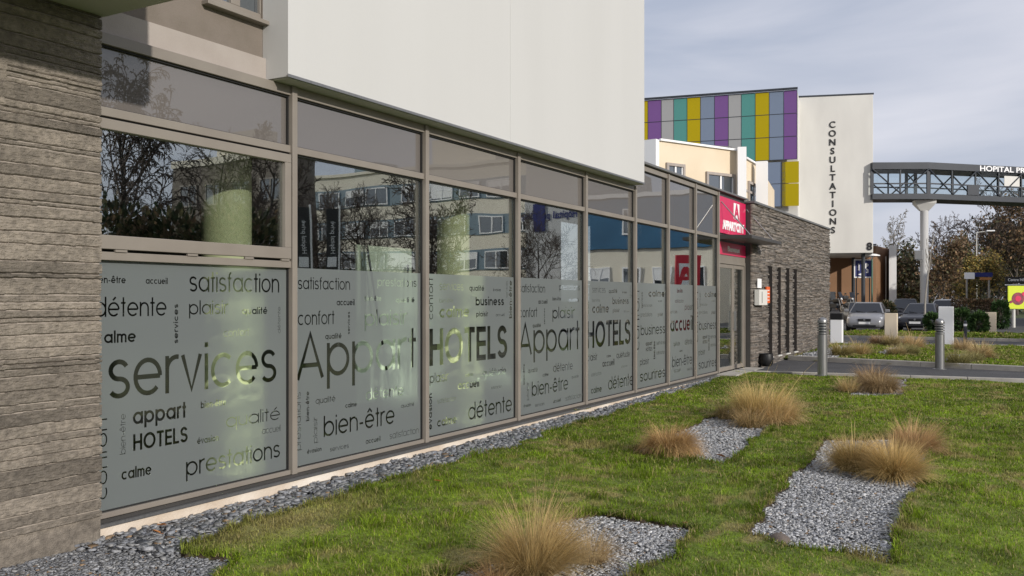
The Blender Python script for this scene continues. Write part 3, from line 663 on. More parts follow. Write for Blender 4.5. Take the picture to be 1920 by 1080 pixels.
for sd_, n, xa, xb, h, wd in ((1, 230000, 3.0, 8.0, .030, .0042), (2, 165000, 8.0, 12.5, .032, .0065), (3, 125000, 12.5, 20.0, .036, .011)):
    X, Y = scatter(sd_, n, xa, xb, -3.6, 5.7, ok); pts.append(blades(n, X, Y, h, wd, lawn_h, lawn_col, sd_, -.015))
# longer fringe hanging over the bed edges
X, Y = scatter(9, 400000, 3.5, 14.5, .2, 5.5, lambda X, Y: ~in_gravel(X, Y) & infrustum(X, Y))
near = np.zeros(len(X), bool)
for k in range(8): near |= in_gravel(X+.055*math.cos(k*.785), Y+.055*math.sin(k*.785))
pts.append(blades(0, X[near], Y[near], .055, .006, lawn_h, lambda x, y: lawn_col(x, y)*.9, 10, -.02))
gk = np.random.default_rng(70); cx = gk.uniform(3.5, 16, 90); cy = gk.uniform(.1, 5.0, 90); ii = gk.integers(0, 90, 5200)      # stray clumps the mower missed
X = cx[ii]+gk.normal(0, .045, 5200); Y = cy[ii]+gk.normal(0, .045, 5200); kp = ~in_gravel(X, Y) & infrustum(X, Y)
pts.append(blades(0, X[kp], Y[kp], .075, .006, lawn_h, lambda x, y: lawn_col(x, y)*1.1, 71, -.02))
v, f, c = merge(pts)
tag(mesh_np('grass', v, f, M['blades'], col=c), kind='stuff')
# beyond the path: second lawn and the low bank in front of the car park
def lawn2(name, poly, zf, seed, n, h, wd, grid=60):
    xs = [p[0] for p in poly]; ys = [p[1] for p in poly]; gx, gy = np.meshgrid(np.linspace(min(xs), max(xs), grid), np.linspace(min(ys), max(ys), grid))
    gz = zf(gx, gy); cl = lawn_col(gx, gy)*.8 + np.array([.05,.036,.022])*.2; gv = in_gravel(gx, gy); cl = np.where(gv[..., None], np.array([.16,.155,.15]), cl)
    idx = np.arange(grid*grid).reshape(grid, grid); q = np.stack([idx[:-1,:-1], idx[:-1,1:], idx[1:,1:], idx[1:,:-1]], -1).reshape(-1, 4)
    cx = gx.ravel()[q].mean(1); cy = gy.ravel()[q].mean(1); q = q[inpoly(cx, cy, poly)]
    tag(mesh_np('lawn', np.stack([gx, gy, gz], -1).reshape(-1, 3), [q], M['lawn'], col=cl.reshape(-1, 3), smooth=True), kind='structure')
    X, Y = scatter(seed, n, min(xs), max(xs), min(ys), max(ys), lambda X, Y: inpoly(X, Y, poly) & ~in_gravel(X, Y) & infrustum(X, Y, 1.3))
    v, q_, t_, c = blades(n, X, Y, h, wd, zf, lawn_col, seed); tag(mesh_np('grass', v, [q_, t_], M['blades'], col=c), kind='stuff')
K1 = [(24.25,5.55),(22.95,.0),(21.5,-6)]                     # far kerb line of the first path
lawn2('lawn', [(24.4,5.55),(23.1,0),(21.7,-6),(34.6,-6),(34.6,0),(33.3,5.56),(33,6)], lambda x, y: .05+lawn_h(x, y), 21, 75000, .055, .03)
bank = lambda x, y: .05 + .08*np.clip((x-39.6)/1.6, 0, 1)*np.clip((45.5-x)/1.5, 0, 1) + lawn_h(x, y)
lawn2('lawn', [(39.7,14),(39.3,-6),(43.6,-6),(43.6,14)], bank, 22, 60000, .09, .05)
def sheet(name, poly, z, m): return tag(MB().add([(p[0], p[1], z) for p in poly], [tuple(range(len(poly)))]).build(name, m), kind='structure')
sheet('path', [(19.98,FY-.5),(24.5,FY-.16),(23.05,0),(21.6,-6),(20.6,-6),(20.75,0)][::-1], .012, M['asphalt'])
sheet('road', [(33.2,6.2),(34.5,0),(34.5,-30),(39.5,-30),(39.5,0),(39.8,30),(33.2,30)], .008, M['asphalt'])
tp_ = [P(1480, 53), P(1690, 53), P(1690, 60), P(1480, 60)]; tq_ = [P(1480, 60), P(1690, 60), P(1690, 84), P(1480, 84)]
tag(MB().add([(*tp_[0][:2], -.05), (*tp_[1][:2], -.05), (*tp_[2][:2], .72), (*tp_[3][:2], .72), (*tq_[2][:2], .80), (*tq_[3][:2], .80)], [(0,1,2,3), (3,2,4,5)]).build('forecourt', M['asphalt']), kind='structure')
sheet('parking_lot', [(43.5,-30),(90,-30),(90,60),(43.5,60)], .004, M['asphalt'])
def kerb(pts, wd, z0, z1):
    mb = MB()
    for a, b in zip(pts[:-1], pts[1:]):
        d = V((b[0]-a[0], b[1]-a[1])); ln = d.length; n = max(1, int(ln/1.0)); ax = d.normalized()
        for k in range(n):
            c = V(a)+d*((k+.5)/n); mb.obox(c, ax, ln/n/2-.004, wd/2, z0, z1)
    return tag(mb.build('kerb', M['kerb'], bevel=.012), kind='structure')
kerb([(20.07,FY-.5),(20.68,0),(20.55,-6)], .10, -.2, .035)
kerb([(24.42,FY-.3),(23.03,0),(21.6,-6)], .16, -.2, .13)
kerb([(33.1,6.1),(34.55,0),(34.55,-6)], .16, -.2, .10)
kerb([(39.8,14),(39.45,0),(39.4,-6)], .16, -.2, .12)

def chips(name, polys, n, s0, s1, zf, seed, xr, yr, hump=.02, near=None):
    g = np.random.default_rng(seed); X = g.uniform(*xr, n); Y = g.uniform(*yr, n); wx, wy = wob(X, Y); k = np.zeros(n, bool)
    for p in polys: k |= inpoly(wx, wy, p)
    if near is not None: k &= near(X, Y, g.random(n))
    X, Y = X[k], Y[k]; n = len(X); S = s0+(s1-s0)*g.random(n)**2.2; A = g.uniform(0, 2*np.pi, n)
    th = g.uniform(.10, .28, n)*S; kk = np.arange(6)*np.pi/3
    r = S[:, None]*g.uniform(.55, 1.1, (n, 6)); asp = g.uniform(.45, .95, n)[:, None]
    px = r*np.cos(kk); py = r*np.sin(kk)*asp; ca, sa = np.cos(A)[:, None], np.sin(A)[:, None]; lx, ly = px*ca-py*sa, px*sa+py*ca
    ta, tl = g.uniform(0, 2*np.pi, n)[:, None], np.abs(g.normal(0, .25, n))[:, None]
    dz = (lx*np.cos(ta)+ly*np.sin(ta))*np.tan(np.clip(tl, 0, .9)); sh = np.cos(np.clip(tl, 0, .9))
    cz = zf(X, Y)[:, None] + g.uniform(0, hump, n)[:, None]
    top = np.stack([X[:, None]+lx*sh, Y[:, None]+ly*sh, cz+dz+th[:, None]], -1); bot = top.copy(); bot[..., 2] -= th[:, None]*1.5
    v = np.concatenate([top, bot], 1).reshape(-1, 3); o = np.arange(n)[:, None]*12
    hx = o+np.arange(6); qs = np.concatenate([o+np.array([i+6, (i+1) % 6+6, (i+1) % 6, i]) for i in range(6)])
    t = g.uniform(.15, .30, n) + (g.random(n) < .05)*.14 - (g.random(n) < .12)*.08; t = t*(.95 if seed < 3 else 1.6); w_ = g.uniform(-.012, .012, n); c = np.stack([t+w_*.4-.003, t+.003, t+.014-w_], -1)
    br = g.random(n) < .025; c[br] = np.array([.25,.17,.10])
    return tag(mesh_np(name, v, [hx, qs], M['slate'], col=np.repeat(c, 12, 0)), kind='stuff')
lz = lambda x, y: lawn_h(x, y) - .062
lzw = lambda x, y: lawn_h(x, y) - .062 - .07*np.clip((y-4.95)/.6, 0, 1)*np.clip((19-x)/12+.2, 0, 1)
big = lambda x, y: lzw(x, y) + .012
chips('slate_gravel', [STRIP], 62000, .008, .026, lzw, 1, (1.8, 4.5), (3.6, 5.75), .03)
chips('slate_gravel', [STRIP], 26000, .018, .055, big, 2, (3.9, 19.4), (4.75, 5.75), .05)
chips('slate_gravel', [BEDS[0]], 30000, .007, .022, lz, 3, (4.1, 6.4), (1.8, 3.1), .035)
chips('slate_gravel', [BEDS[1]], 36000, .009, .024, lz, 4, (8.5, 14), (2.5, 3.95), .035)
chips('slate_gravel', [BEDS[2]], 62000, .008, .023, lz, 5, (5.8, 11.5), (.6, 2.2), .035)
chips('slate_gravel', [BEDS[3]], 9000, .016, .035, lz, 6, (16, 20.1), (1.7, 2.9), .035)
chips('slate_gravel', FAR_BEDS, 12000, .02, .05, lambda x, y: lawn_h(x, y)+.05, 7, (24, 32.3), (.8, 5.6), .03)

# ------------------------------------------------------------------ ornamental grass tufts
def tuft_mesh(n, H, spread, seed, droop=.5, green=.35, stalks=0, wdt=.0028, r0=.08, wind=(0, 0), straw=(.40,.285,.13), lean=(.05, 1.0)):
    g = np.random.default_rng(seed); n0 = n; n = n+stalks; K = 6
    az = g.uniform(0, 2*np.pi, n); ck = g.random(n) < .55; az[ck] = (g.uniform(0, 2*np.pi, 26)[g.integers(0, 26, n)] + g.normal(0, .09, n))[ck]; rr = r0*np.sqrt(g.random(n)); le = lean[0]+(lean[1]-lean[0])*g.random(n)**.85; Ln = H*g.uniform(.35, 1.15, n)**.8
    if stalks: Ln[n0:] = H*g.uniform(1.25, 1.75, stalks); le[n0:] = g.uniform(.1, .75, stalks)
    az2 = az + g.normal(0, .35, n); d = np.stack([np.cos(az2), np.sin(az2)], -1); d = d + np.array(wind)*.5
    b = np.stack([rr*np.cos(az), rr*np.sin(az)], -1); s = np.linspace(0, 1, K)
    ang = (le*spread)[:, None] + (droop*g.uniform(.4, 1.9, n)*(.7+.6*le))[:, None]*s[None]**1.3*1.5
    ang = np.clip(ang, 0, 2.7); step = (Ln/(K-1))[:, None]
    hz = np.concatenate([np.zeros((n, 1)), np.cumsum(np.sin(ang[:, :-1])*step, 1)], 1); vz = np.concatenate([np.zeros((n, 1)), np.cumsum(np.cos(ang[:, :-1])*step, 1)], 1)
    vz = np.maximum(vz, .004); cx = b[:, None, :] + d[:, None, :]*hz[..., None]
    pa = az2+np.pi/2+g.normal(0, .6, n); wv = np.stack([np.cos(pa), np.sin(pa)], -1)*(wdt*np.where(np.arange(n) < n0, 1, 1.7)*g.uniform(.7, 1.3, n))[:, None]*.5
    tp = np.clip(1.15-s, .15, 1)[None, :, None]; l = cx - wv[:, None]*tp; r = cx + wv[:, None]*tp
    vs = np.stack([np.concatenate([l, vz[..., None]], -1), np.concatenate([r, vz[..., None]], -1)], 2).reshape(-1, 3)
    o = (np.arange(n)*K*2)[:, None, None]; kk = (np.arange(K-1)*2)[None, :, None]; q = (o+kk+np.array([0, 1, 3, 2])).reshape(-1, 4)
    st = np.array(straw); gr = np.array([.11,.13,.035]); fg = np.clip(green*g.uniform(0, 2, n), 0, 1)[:, None]*np.clip(1-s*1.15, 0, 1)[None]
    st = st*1.2 + np.array([.13,.11,.06]); col = (st[None, None]*(1-fg[..., None]) + gr[None, None]*fg[..., None])*g.uniform(.6, 1.35, (n, 1, 1)); col = np.repeat(col.reshape(-1, 3), 2, 0)
    me = bpy.data.meshes.new('grass_tuft'); o_ = mesh_np('grass_tuft', vs, [q], M['straw'], col=col); return o_
def tuft(label, px, py, n, H, z=-.03, rz=0, **kw):
    o = tuft_mesh(n, H, kw.pop('spread', 1.0), **kw); p = G(px, py); o.location = (p[0], p[1], z + float(lawn_h(np.array(p[0]), np.array(p[1]))))
    return tag(o, label, 'grass tuft', 'ornamental grass tufts')
tuft('largest straw tuft with tall arching stalks at the near end of the front gravel bed', 998, 1070, 5200, .46, seed=1, spread=.95, droop=.5, green=.4, stalks=64, r0=.09, wdt=.0027, wind=(.1,-.1))
tuft('small faded tuft on slate chips touching the largest straw tuft', 1108, 1046, 700, .26, seed=2, spread=1.0, droop=.7, green=.1, r0=.08, straw=(.34,.24,.14))
tuft('low brown straw tuft hidden at the foot of the largest tuft', 930, 1078, 500, .24, seed=22, spread=1.2, droop=.8, green=.05, r0=.08, straw=(.34,.20,.10))
tuft('dense brown dome shaped tuft at the near left corner of the middle bed', 1254, 850, 4600, .40, seed=3, spread=.8, droop=1.25, green=.15, r0=.13, wdt=.0055, straw=(.33,.20,.085))
tuft('big golden tuft with fanning stalks on the middle bed', 1425, 786, 4600, .55, seed=4, spread=1.05, droop=.5, green=.45, stalks=26, r0=.24, wdt=.005, wind=(.3,-.35), straw=(.46,.34,.14))
tuft('short green brown tuft at the left foot of the big golden tuft', 1362, 783, 600, .34, seed=5, spread=1.0, droop=.7, green=.8, r0=.10, wdt=.005, straw=(.28,.19,.09))
tuft('short brown tuft in front of the big golden tuft', 1408, 797, 900, .36, seed=6, spread=1.0, droop=.8, green=.6, r0=.14, wdt=.005, straw=(.34,.22,.11))
tuft('pale straw tuft sprawling right of the big golden tuft', 1456, 792, 2000, .46, seed=26, spread=1.35, droop=.75, green=.15, r0=.16, wdt=.005, straw=(.44,.31,.16))
tuft('round golden tuft with a dark green heart on the right bed', 1676, 891, 5600, .40, seed=7, spread=1.15, droop=.5, green=.6, stalks=8, r0=.10, wdt=.0040, straw=(.47,.33,.14))
tuft('looser golden tuft left of the round tuft on the right bed', 1598, 877, 4200, .36, seed=8, spread=1.05, droop=.5, green=.6, stalks=10, r0=.09, wdt=.0040, straw=(.42,.30,.13))
tuft('reddish brown tuft behind the round tuft on the right bed', 1712, 842, 2400, .40, seed=9, spread=1.0, droop=.75, green=.1, stalks=14, r0=.14, wdt=.0045, wind=(.2,-.4), straw=(.36,.22,.11))
tuft('dark brown tuft at the middle of the small far bed', 1652, 733, 2600, .46, seed=10, spread=1.0, droop=1.1, green=.1, r0=.2, wdt=.007, straw=(.21,.135,.07))
tuft('brown tuft on the far side of the small far bed', 1634, 719, 1600, .48, seed=30, spread=1.0, droop=1.0, green=.1, r0=.18, wdt=.007, straw=(.23,.14,.08))
tuft('small straw tuft at the left end of the small far bed', 1591, 733, 700, .36, seed=11, spread=1.1, droop=.6, green=.3, r0=.12, wdt=.006, straw=(.38,.27,.13))
far = [('green tuft at the foot of the stone wall corner', 1578, 672, .7, .9, (.30,.24,.10)), ('straw tuft with pale stalks beside the far bollard line', 1612, 668, .8, .35, (.40,.30,.15)),
 ('reddish tuft at the left of the far planting row', 1648, 650, .75, .1, (.26,.16,.10)), ('olive tuft in the middle of the far planting row', 1672, 652, .8, .7, (.30,.23,.11)),
 ('wide straw tuft at the right of the far planting row', 1712, 656, .95, .2, (.42,.30,.16)), ('small green tuft in front of the far planting row', 1704, 668, .6, 1.0, (.22,.2,.08)),
 ('olive tuft before the wide straw tuft', 1680, 670, .55, .8, (.34,.26,.13)), ('dark green tuft right of the far bollard', 1797, 690, .75, 1.2, (.20,.18,.07)),
 ('straw tuft on the gravel right of the dark green tuft', 1838, 676, .85, .3, (.42,.31,.16)), ('green tuft between dark green tuft and straw tuft', 1826, 682, .5, 1.1, (.25,.22,.09)),
 ('thin pale tuft behind the dark green tuft', 1806, 662, .8, .3, (.38,.27,.15))]
for i, (lb, px, py, H, gr, stw) in enumerate(far):
    tuft(lb, px, py, 1600, H*.58, z=.05, seed=50+i, spread=1.35, droop=.5, green=gr, stalks=12, r0=.16, wdt=.011, straw=stw)
# fallen leaves
def leaf(label, px, py, z, s, rz, mt):
    p = G(px, py); g = random.Random(px); mb = MB(); pr = [(0,-1),(.38,-.6),(.5,0),(.3,.6),(0,1),(-.3,.6),(-.5,0),(-.38,-.6)]
    vs = [(x*s, y*s, abs(x)*s*.5+g.uniform(0,.1)*s) for x, y in pr] + [(0, 0, 0)]
    mb.add(vs, [(8, i, (i+1) % 8) for i in range(8)]); mb.tube((0,-s,.0), (0,-1.5*s,.01), .002, n=5)
    o = mb.build('fallen_leaf', mt); o.location = (p[0], p[1], z); o.rotation_euler = (.25, .2, rz); tag(o, label, 'leaf', 'fallen leaves')
leaf('tan fallen leaf lying on the grass between the glass front and the largest tuft', 820, 908, .03, .035, 1.1, M['terracotta'])
leaf('pale fallen leaf at the near tip of the middle gravel bed', 1352, 857, .01, .055, .4, M['terracotta'])
leaf('curled orange brown leaf against the plinth near the concrete wall', 302, 985, -.0, .05, 2.0, M['terracotta'])
leaf('second brown leaf on the slate chips beside the plinth', 292, 992, -.02, .04, .3, M['terracotta'])
leaf('thin brown leaf at the far right corner of the front bed', 1285, 978, -.01, .035, 1.5, M['terracotta'])
rk = thing('stone', 'rounded brown stone at the near left corner of the right gravel bed', 'stone', (0,0,0)); bpy.data.objects.remove(rk)
p = G(1462, 1003); mb = MB(); mb.lathe([(.02,.0),(.085,.01),(.1,.03),(.085,.06),(.05,.078),(.01,.083)], (0,0,0), 14, sx=1.1, sy=.75)
st = mb.build('stone', mat('brown_stone', (.11,.085,.07), (.16,.13,.11), 12, .8, bump=.4), smooth=True); st.location = (p[0], p[1], -.075); st.rotation_euler = (0,0,.4)
tag(st, 'rounded brown stone at the near left corner of the right gravel bed', 'stone')

# ------------------------------------------------------------------ bollard lights and gate pillars
def bollard(label, px, py, h):
    p = G(px, py); t = thing('bollard_light', label, 'bollard', (p[0], p[1], 0), group='steel bollard lights along the path'); r = .10; c = (p[0], p[1], 0)
    MB().lathe([(r+.05,.0),(r+.05,.02),(r+.005,.025),(r,.03),(r,h-.36)], c, 28).build('post', M['steel'], t, smooth=True)
    MB().lathe([(r*.72,h-.36),(r*.72,h-.12)], c, 20).build('gap_shade_core', M['darkgrey'], t, smooth=True)  # core coloured dark so the gaps between the lit rings read as shade
    rg = MB()
    for k in range(4): rg.lathe([(r*.7,h-.34+k*.058),(r+.004,h-.345+k*.058),(r+.004,h-.318+k*.058),(r*.7,h-.312+k*.058)], c, 28)
    rg.build('louvre_ring', M['steel'], t, smooth=True)
    MB().lathe([(r,h-.12),(r+.003,h-.08),(r*.92,h-.045),(r*.7,h-.018),(r*.35,h-.003),(.005,h)], c, 28).build('cap', M['steel'], t, smooth=True)
bollard('steel bollard light with ringed head on the near kerb by the entrance', 1542, 705, 1.23)
bollard('steel bollard light with ringed head on the far kerb before the gate pillars', 1762, 693, 1.17)
def pillar(label, px, py, wd, h, mt, cap=None):
    p = G(px, py); t = thing('gate_pillar', label, 'pillar', (p[0], p[1], 0), group='gate pillars'); ax = (1, 0)
    MB().obox(p, ax, .14, wd/2, -.1, h if not cap else h-.24).build('block', mt, t, bevel=.012)
    if cap: MB().obox(p, ax, .15, wd/2+.01, h-.238, h).build('cap', cap, t, bevel=.012)
pillar('white pillar with black top next to the stone wall corner', 1569, 644, .41, 1.11, M['sign_white'], M['black'])
pillar('cream pillar in front of the silver car', 1671, 637, .46, 1.06, M['cream'])
pillar('tall white pillar behind the far bollard', 1774, 646, .48, 1.36, M['sign_white'])
pillar('cream pillar beside the round laurel bush', 1856, 630, .50, 1.05, M['cream'])
p = G(1810, 646); sb = thing('dark_bollard', 'thin dark bollard between tall white pillar and laurel bush', 'bollard', (p[0], p[1], 0))
MB().lathe([(.055,0),(.055,.80),(.05,.83),(.02,.85)], (p[0], p[1], 0), 14).build('post', M['darkgrey'], sb, smooth=True)
MB().lathe([(.058,.66),(.058,.74)], (p[0], p[1], 0), 14).build('band', M['sign_white'], sb)
# ------------------------------------------------------------------ trees and shrubs
def grow(seed, H, r0, lean=.0, kids=(11, 6, 5, 4), ang=(35, 62), droop=0.0, clear=.25, ratio=.52, up=.12, maxlev=4, wig=.16):
    g = random.Random(seed); segs = []
    def br(p, d, Ln, r, lev):
        ns = 7 if lev == 0 else (4 if lev < 3 else 3); pts = [p]; ds = []
        for k in range(ns):
            dd = d + V((g.uniform(-1,1), g.uniform(-1,1), g.uniform(-1,1)))*wig*(.5 if lev == 0 else 1)
            dd.z += up*(1 if lev < 3 else .4) - (droop*(lev-1)*.35*(k+1)/ns if lev > 1 else 0); d = dd.normalized()
            q = p + d*(Ln/ns); ra = r*(1-.8*k/ns); rb = r*(1-.8*(k+1)/ns); segs.append((p, q, ra, rb, lev)); p = q; pts.append(p); ds.append(d)
        if lev >= maxlev: return
        n = kids[lev]; n = max(2, int(round(n*g.uniform(.8, 1.2))))
        for i in range(n):
            f = (clear + (1-clear)*(i+g.random())/n) if lev == 0 else (.15+.85*(i+g.random())/n)
            x = min(f*ns, ns-.01); k = int(x); q = pts[k].lerp(pts[k+1], x-k); d0 = ds[k]
            a = R(g.uniform(*ang)); o = d0.orthogonal().normalized(); o.rotate(__import__('mathutils').Quaternion(d0, g.uniform(0, 6.283)))
            br(q, (d0*math.cos(a)+o*math.sin(a)).normalized(), Ln*ratio*g.uniform(.75, 1.2)*(1.1-.55*f if lev == 0 else 1-.35*f), max(r*(.5-.2*f), .004), lev+1)
    br(V((0,0,0)), V((lean, 0, 1)).normalized(), H*.86, r0, 0); return segs
def seg_mesh(name, segs, m, parent, n=4, rmin=.0):
    p0 = np.array([s[0] for s in segs]); p1 = np.array([s[1] for s in segs]); r0 = np.maximum(np.array([s[2] for s in segs]), rmin); r1 = np.maximum(np.array([s[3] for s in segs]), rmin)
    d = p1-p0; d /= np.linalg.norm(d, axis=1, keepdims=True)+1e-9; a = np.where(np.abs(d[:, 2:3]) > .9, np.array([[1., 0, 0]]), np.array([[0, 0, 1.]]))
    u = np.cross(d, a); u /= np.linalg.norm(u, axis=1, keepdims=True)+1e-9; w_ = np.cross(d, u); k = np.arange(n)*2*np.pi/n
    ring = u[:, None]*np.cos(k)[None, :, None] + w_[:, None]*np.sin(k)[None, :, None]
    v = np.concatenate([p0[:, None]+ring*r0[:, None, None], p1[:, None]+ring*r1[:, None, None]], 1).reshape(-1, 3)
    o = np.arange(len(segs))[:, None]*2*n; q = np.concatenate([o+np.array([i, (i+1) % n, n+(i+1) % n, n+i]) for i in range(n)])
    return mesh_np(name, v, [q], m, parent, local=True)
def leaf_quads(cen, size, cols, seed, flat=.0):
    g = np.random.default_rng(seed); n = len(cen); a = g.normal(size=(n, 3)); a /= np.linalg.norm(a, axis=1, keepdims=True); b = np.cross(a, g.normal(size=(n, 3))); b /= np.linalg.norm(b, axis=1, keepdims=True)+1e-9
    s = size*g.uniform(.6, 1.3, (n, 1)); a = a*s; b = b*s*.55
    v = np.stack([cen-a, cen+b, cen+a, cen-b], 1).reshape(-1, 3); q = np.arange(n)[:, None]*4+np.arange(4)
    c = np.array(cols)[g.integers(0, len(cols), n)]*g.uniform(.6, 1.4, (n, 1)); return v, q, np.repeat(c, 4, 0)
TREEMESH = {}
def tree(label, pos, H, seed, kind='bare', r0=None, rmin=.012, leaf=None, nleaf=0, lsize=.1, bark='bark', rz=0, group='trees', name=None, **kw):
    name = name or {'bare': 'bare_tree', 'leafy': 'leafy_tree'}[kind]
    t = thing(name, label, 'tree', (pos[0], pos[1], pos[2] if len(pos) > 2 else -.1), rz, group)
    sg_ = grow(seed, H, r0 or H*.018, **kw)
    seg_mesh('trunk', [s for s in sg_ if s[4] == 0], M[bark], t, 8)
    cr = seg_mesh('crown', [s for s in sg_ if s[4] > 0], M['twig' if bark == 'bark' else bark], t, 3, rmin)
    if nleaf:
        g = np.random.default_rng(seed); tips = np.array([s[1] for s in sg_ if s[4] >= 3] or [s[1] for s in sg_ if s[4] > 1]); c = tips[g.integers(0, len(tips), nleaf)] + g.normal(0, lsize*2.2, (nleaf, 3))
        v, q, col = leaf_quads(c, lsize, leaf, seed); mesh_np('foliage', v, [q], M['leaves'], cr, local=True, col=col)
    return t
def shrub(name, label, cat, pos, rx, ry, rz, n, size, cols, seed, group=None, boxy=False):
    g = np.random.default_rng(seed); d = g.normal(size=(n, 3)); d /= np.linalg.norm(d, axis=1, keepdims=True)
    if boxy: d = d/np.max(np.abs(d), axis=1, keepdims=True)**.75
    rad = g.uniform(.45, 1.0, (n, 1))**.5; lump = .78+.3*(vnoise(d[:, 0]*2+5, d[:, 1]*2+d[:, 2]*1.7+9, 1.6, seed))[:, None]
    c = d*rad*lump*np.array([rx, ry, rz]) + np.array([0, 0, rz]); c[:, 2] = np.maximum(c[:, 2], .03)
    v, q, col = leaf_quads(c, size, cols, seed); t = thing(name, label, cat, (pos[0], pos[1], pos[2] if len(pos) > 2 else 0), 0, group)
    mesh_np('foliage', v, [q], M['leaves'], t, local=True, col=col)
    sg_ = [(V((0,0,-.1)), V((g.uniform(-.6,.6)*rx, g.uniform(-.6,.6)*ry, rz*g.uniform(.8, 1.5))), .03, .01, 1) for _ in range(9)]
    seg_mesh('stem', sg_, M['twig'], t, 5); return t
GREEN = [(.035,.075,.02), (.05,.10,.03), (.028,.055,.018), (.07,.12,.035)]
DARK = [(.03,.045,.022), (.04,.055,.026), (.06,.058,.03)]
BROWN = [(.24,.155,.085), (.28,.18,.10), (.17,.12,.075), (.13,.12,.06)]
OCHRE = [(.42,.30,.08), (.34,.25,.08), (.22,.18,.07), (.14,.15,.05)]
PP = lambda px, t, z=-.1: P(px, t, z)
tree('pale bare birch with fine drooping twigs behind the brown building', PP(1664, 112), 12.0, 101, droop=.9, up=.2, kids=(15, 7, 6, 4), ang=(22, 45), bark='birch', rmin=.022, ratio=.42)
tree('bare round crowned tree right behind the skywalk column', PP(1762, 104), 10.2, 102, kids=(12, 7, 5, 4), rmin=.02)
tree('tall bare tree rising highest under the skywalk lettering', PP(1852, 105), 14.2, 103, kids=(12, 7, 5, 4), rmin=.022, wig=.22)
tree('dark wide tree at the right edge with the densest crown', PP(1906, 100), 13.2, 104, kids=(13, 7, 6, 4), rmin=.026, leaf=BROWN[:3]+DARK[2:], nleaf=2600, lsize=.20)
tree('dark pine like tree left of the wide edge tree', PP(1872, 112), 11.0, 105, kind='leafy', leaf=DARK[1:]+BROWN[3:], nleaf=4200, lsize=.22, kids=(14, 7, 5, 3), clear=.15)
tree('dark evergreen tree directly right of the brown building', PP(1700, 92), 6.4, 106, kind='leafy', leaf=DARK[1:]+BROWN[2:], nleaf=3600, lsize=.17, clear=.08, kids=(14, 8, 5, 3), ratio=.55)
tree('rusty brown tree right of the skywalk column', PP(1772, 90), 7.0, 107, kind='leafy', leaf=BROWN, nleaf=3200, lsize=.15, clear=.1, kids=(13, 8, 5, 3), ratio=.55)
tree('brown autumn tree in the middle of the tree line', PP(1812, 97), 8.0, 108, kind='leafy', leaf=BROWN+DARK[:1], nleaf=3000, lsize=.16, clear=.1, kids=(13, 8, 5, 3), ratio=.52)
tree('ochre leaved tree standing before the tree line over the brown hedge', PP(1838, 74), 5.0, 109, kind='leafy', leaf=OCHRE, nleaf=5200, lsize=.11, clear=.15, kids=(12, 8, 5, 3), ratio=.55)
tree('slim bare tree at the left of the ochre tree', PP(1795, 110), 10.6, 111, kids=(11, 6, 5, 4), rmin=.022, ratio=.4)
tree('slim bare young tree on the bank in front of the skywalk column', P(1733.5, 42.0, .2), 4.9, 110, r0=.055, kids=(9, 4, 3, 2), ang=(18, 35), clear=.55, rmin=.006, bark='birch', up=.25, ratio=.3, maxlev=3)
for i, (px_, t_, H_) in enumerate(((1975, 104, 11.5), (2060, 112, 13.0), (2150, 108, 10.5), (2260, 118, 12.0))):
    tree(('bare tree just beyond the wide edge tree', 'tall bare tree behind the far end of the footbridge', 'low bare tree right of the footbridge end', 'bare tree farthest to the right of the tree line')[i], PP(px_, t_), H_, 120+i, kids=(12, 7, 5, 4), rmin=.022, leaf=BROWN[:3], nleaf=1200, lsize=.18)
g_ = np.random.default_rng(77); n_ = 36000; u_ = g_.random(n_); T_ = g_.uniform(118, 150, n_); PXs = 1560+u_*900
top_ = 3.6 + 4.6*vnoise(PXs, PXs*0, .021, 3) + 2*vnoise(PXs, PXs*0, .09, 5); cx_ = np.stack([P(float(a), float(b)) for a, b in zip(PXs, T_)]); cx_[:, 2] = top_*g_.random(n_)**.8
v, q, col = leaf_quads(cx_, .30, BROWN+DARK+DARK, 5); wd_ = mesh_np('far_woods', v, [q], M['leaves'], col=col); tag(wd_, kind='stuff')
shrub('laurel_bush', 'round glossy green laurel bush on the grass beside the cream pillar', 'bush', P(1836, 39, -.05), .42, .42, .60, 1500, .075, GREEN, 31)
shrub('laurel_bush', 'green laurel bush between the dark car and the tall white pillar', 'bush', P(1749, 41.5, .1), .42, .42, .47, 1300, .075, GREEN, 32)
shrub('laurel_bush', 'green laurel bush behind the thin dark bollard', 'bush', P(1802, 42.5, .05), .50, .5, .62, 1500, .075, GREEN, 33)
shrub('hedge', 'reddish brown clipped hedge behind the laurel bushes', 'hedge', P(1828, 51, 0), 1.3, 1.3, .86, 4800, .07, [(.06,.04,.025), (.085,.05,.03), (.05,.045,.022)], 34, boxy=True)
shrub('hedge', 'dark green hedge block left of the yellow poster', 'hedge', P(1876, 49, 0), .5, .45, .8, 2200, .07, GREEN[:3], 35, boxy=True)
shrub('hedge', 'low dark bush behind the silver car', 'hedge', P(1663, 56, 0), .6, .6, .8, 1500, .08, DARK+BROWN[2:], 36)

# ------------------------------------------------------------------ buildings behind
def quadpanel(mb, a, b, z0, z1, th=.03, m=0, nrm=None):
    a, b = V(a[:2]), V(b[:2]); d = (b-a).normalized(); n = V((d.y, -d.x))
    if n.dot(-a) < 0: n = -n
    return mb.prism([a, b, b+n*th, a+n*th], z0, z1, m)
def lerp(a, b, f): return (a[0]+(b[0]-a[0])*f, a[1]+(b[1]-a[1])*f)
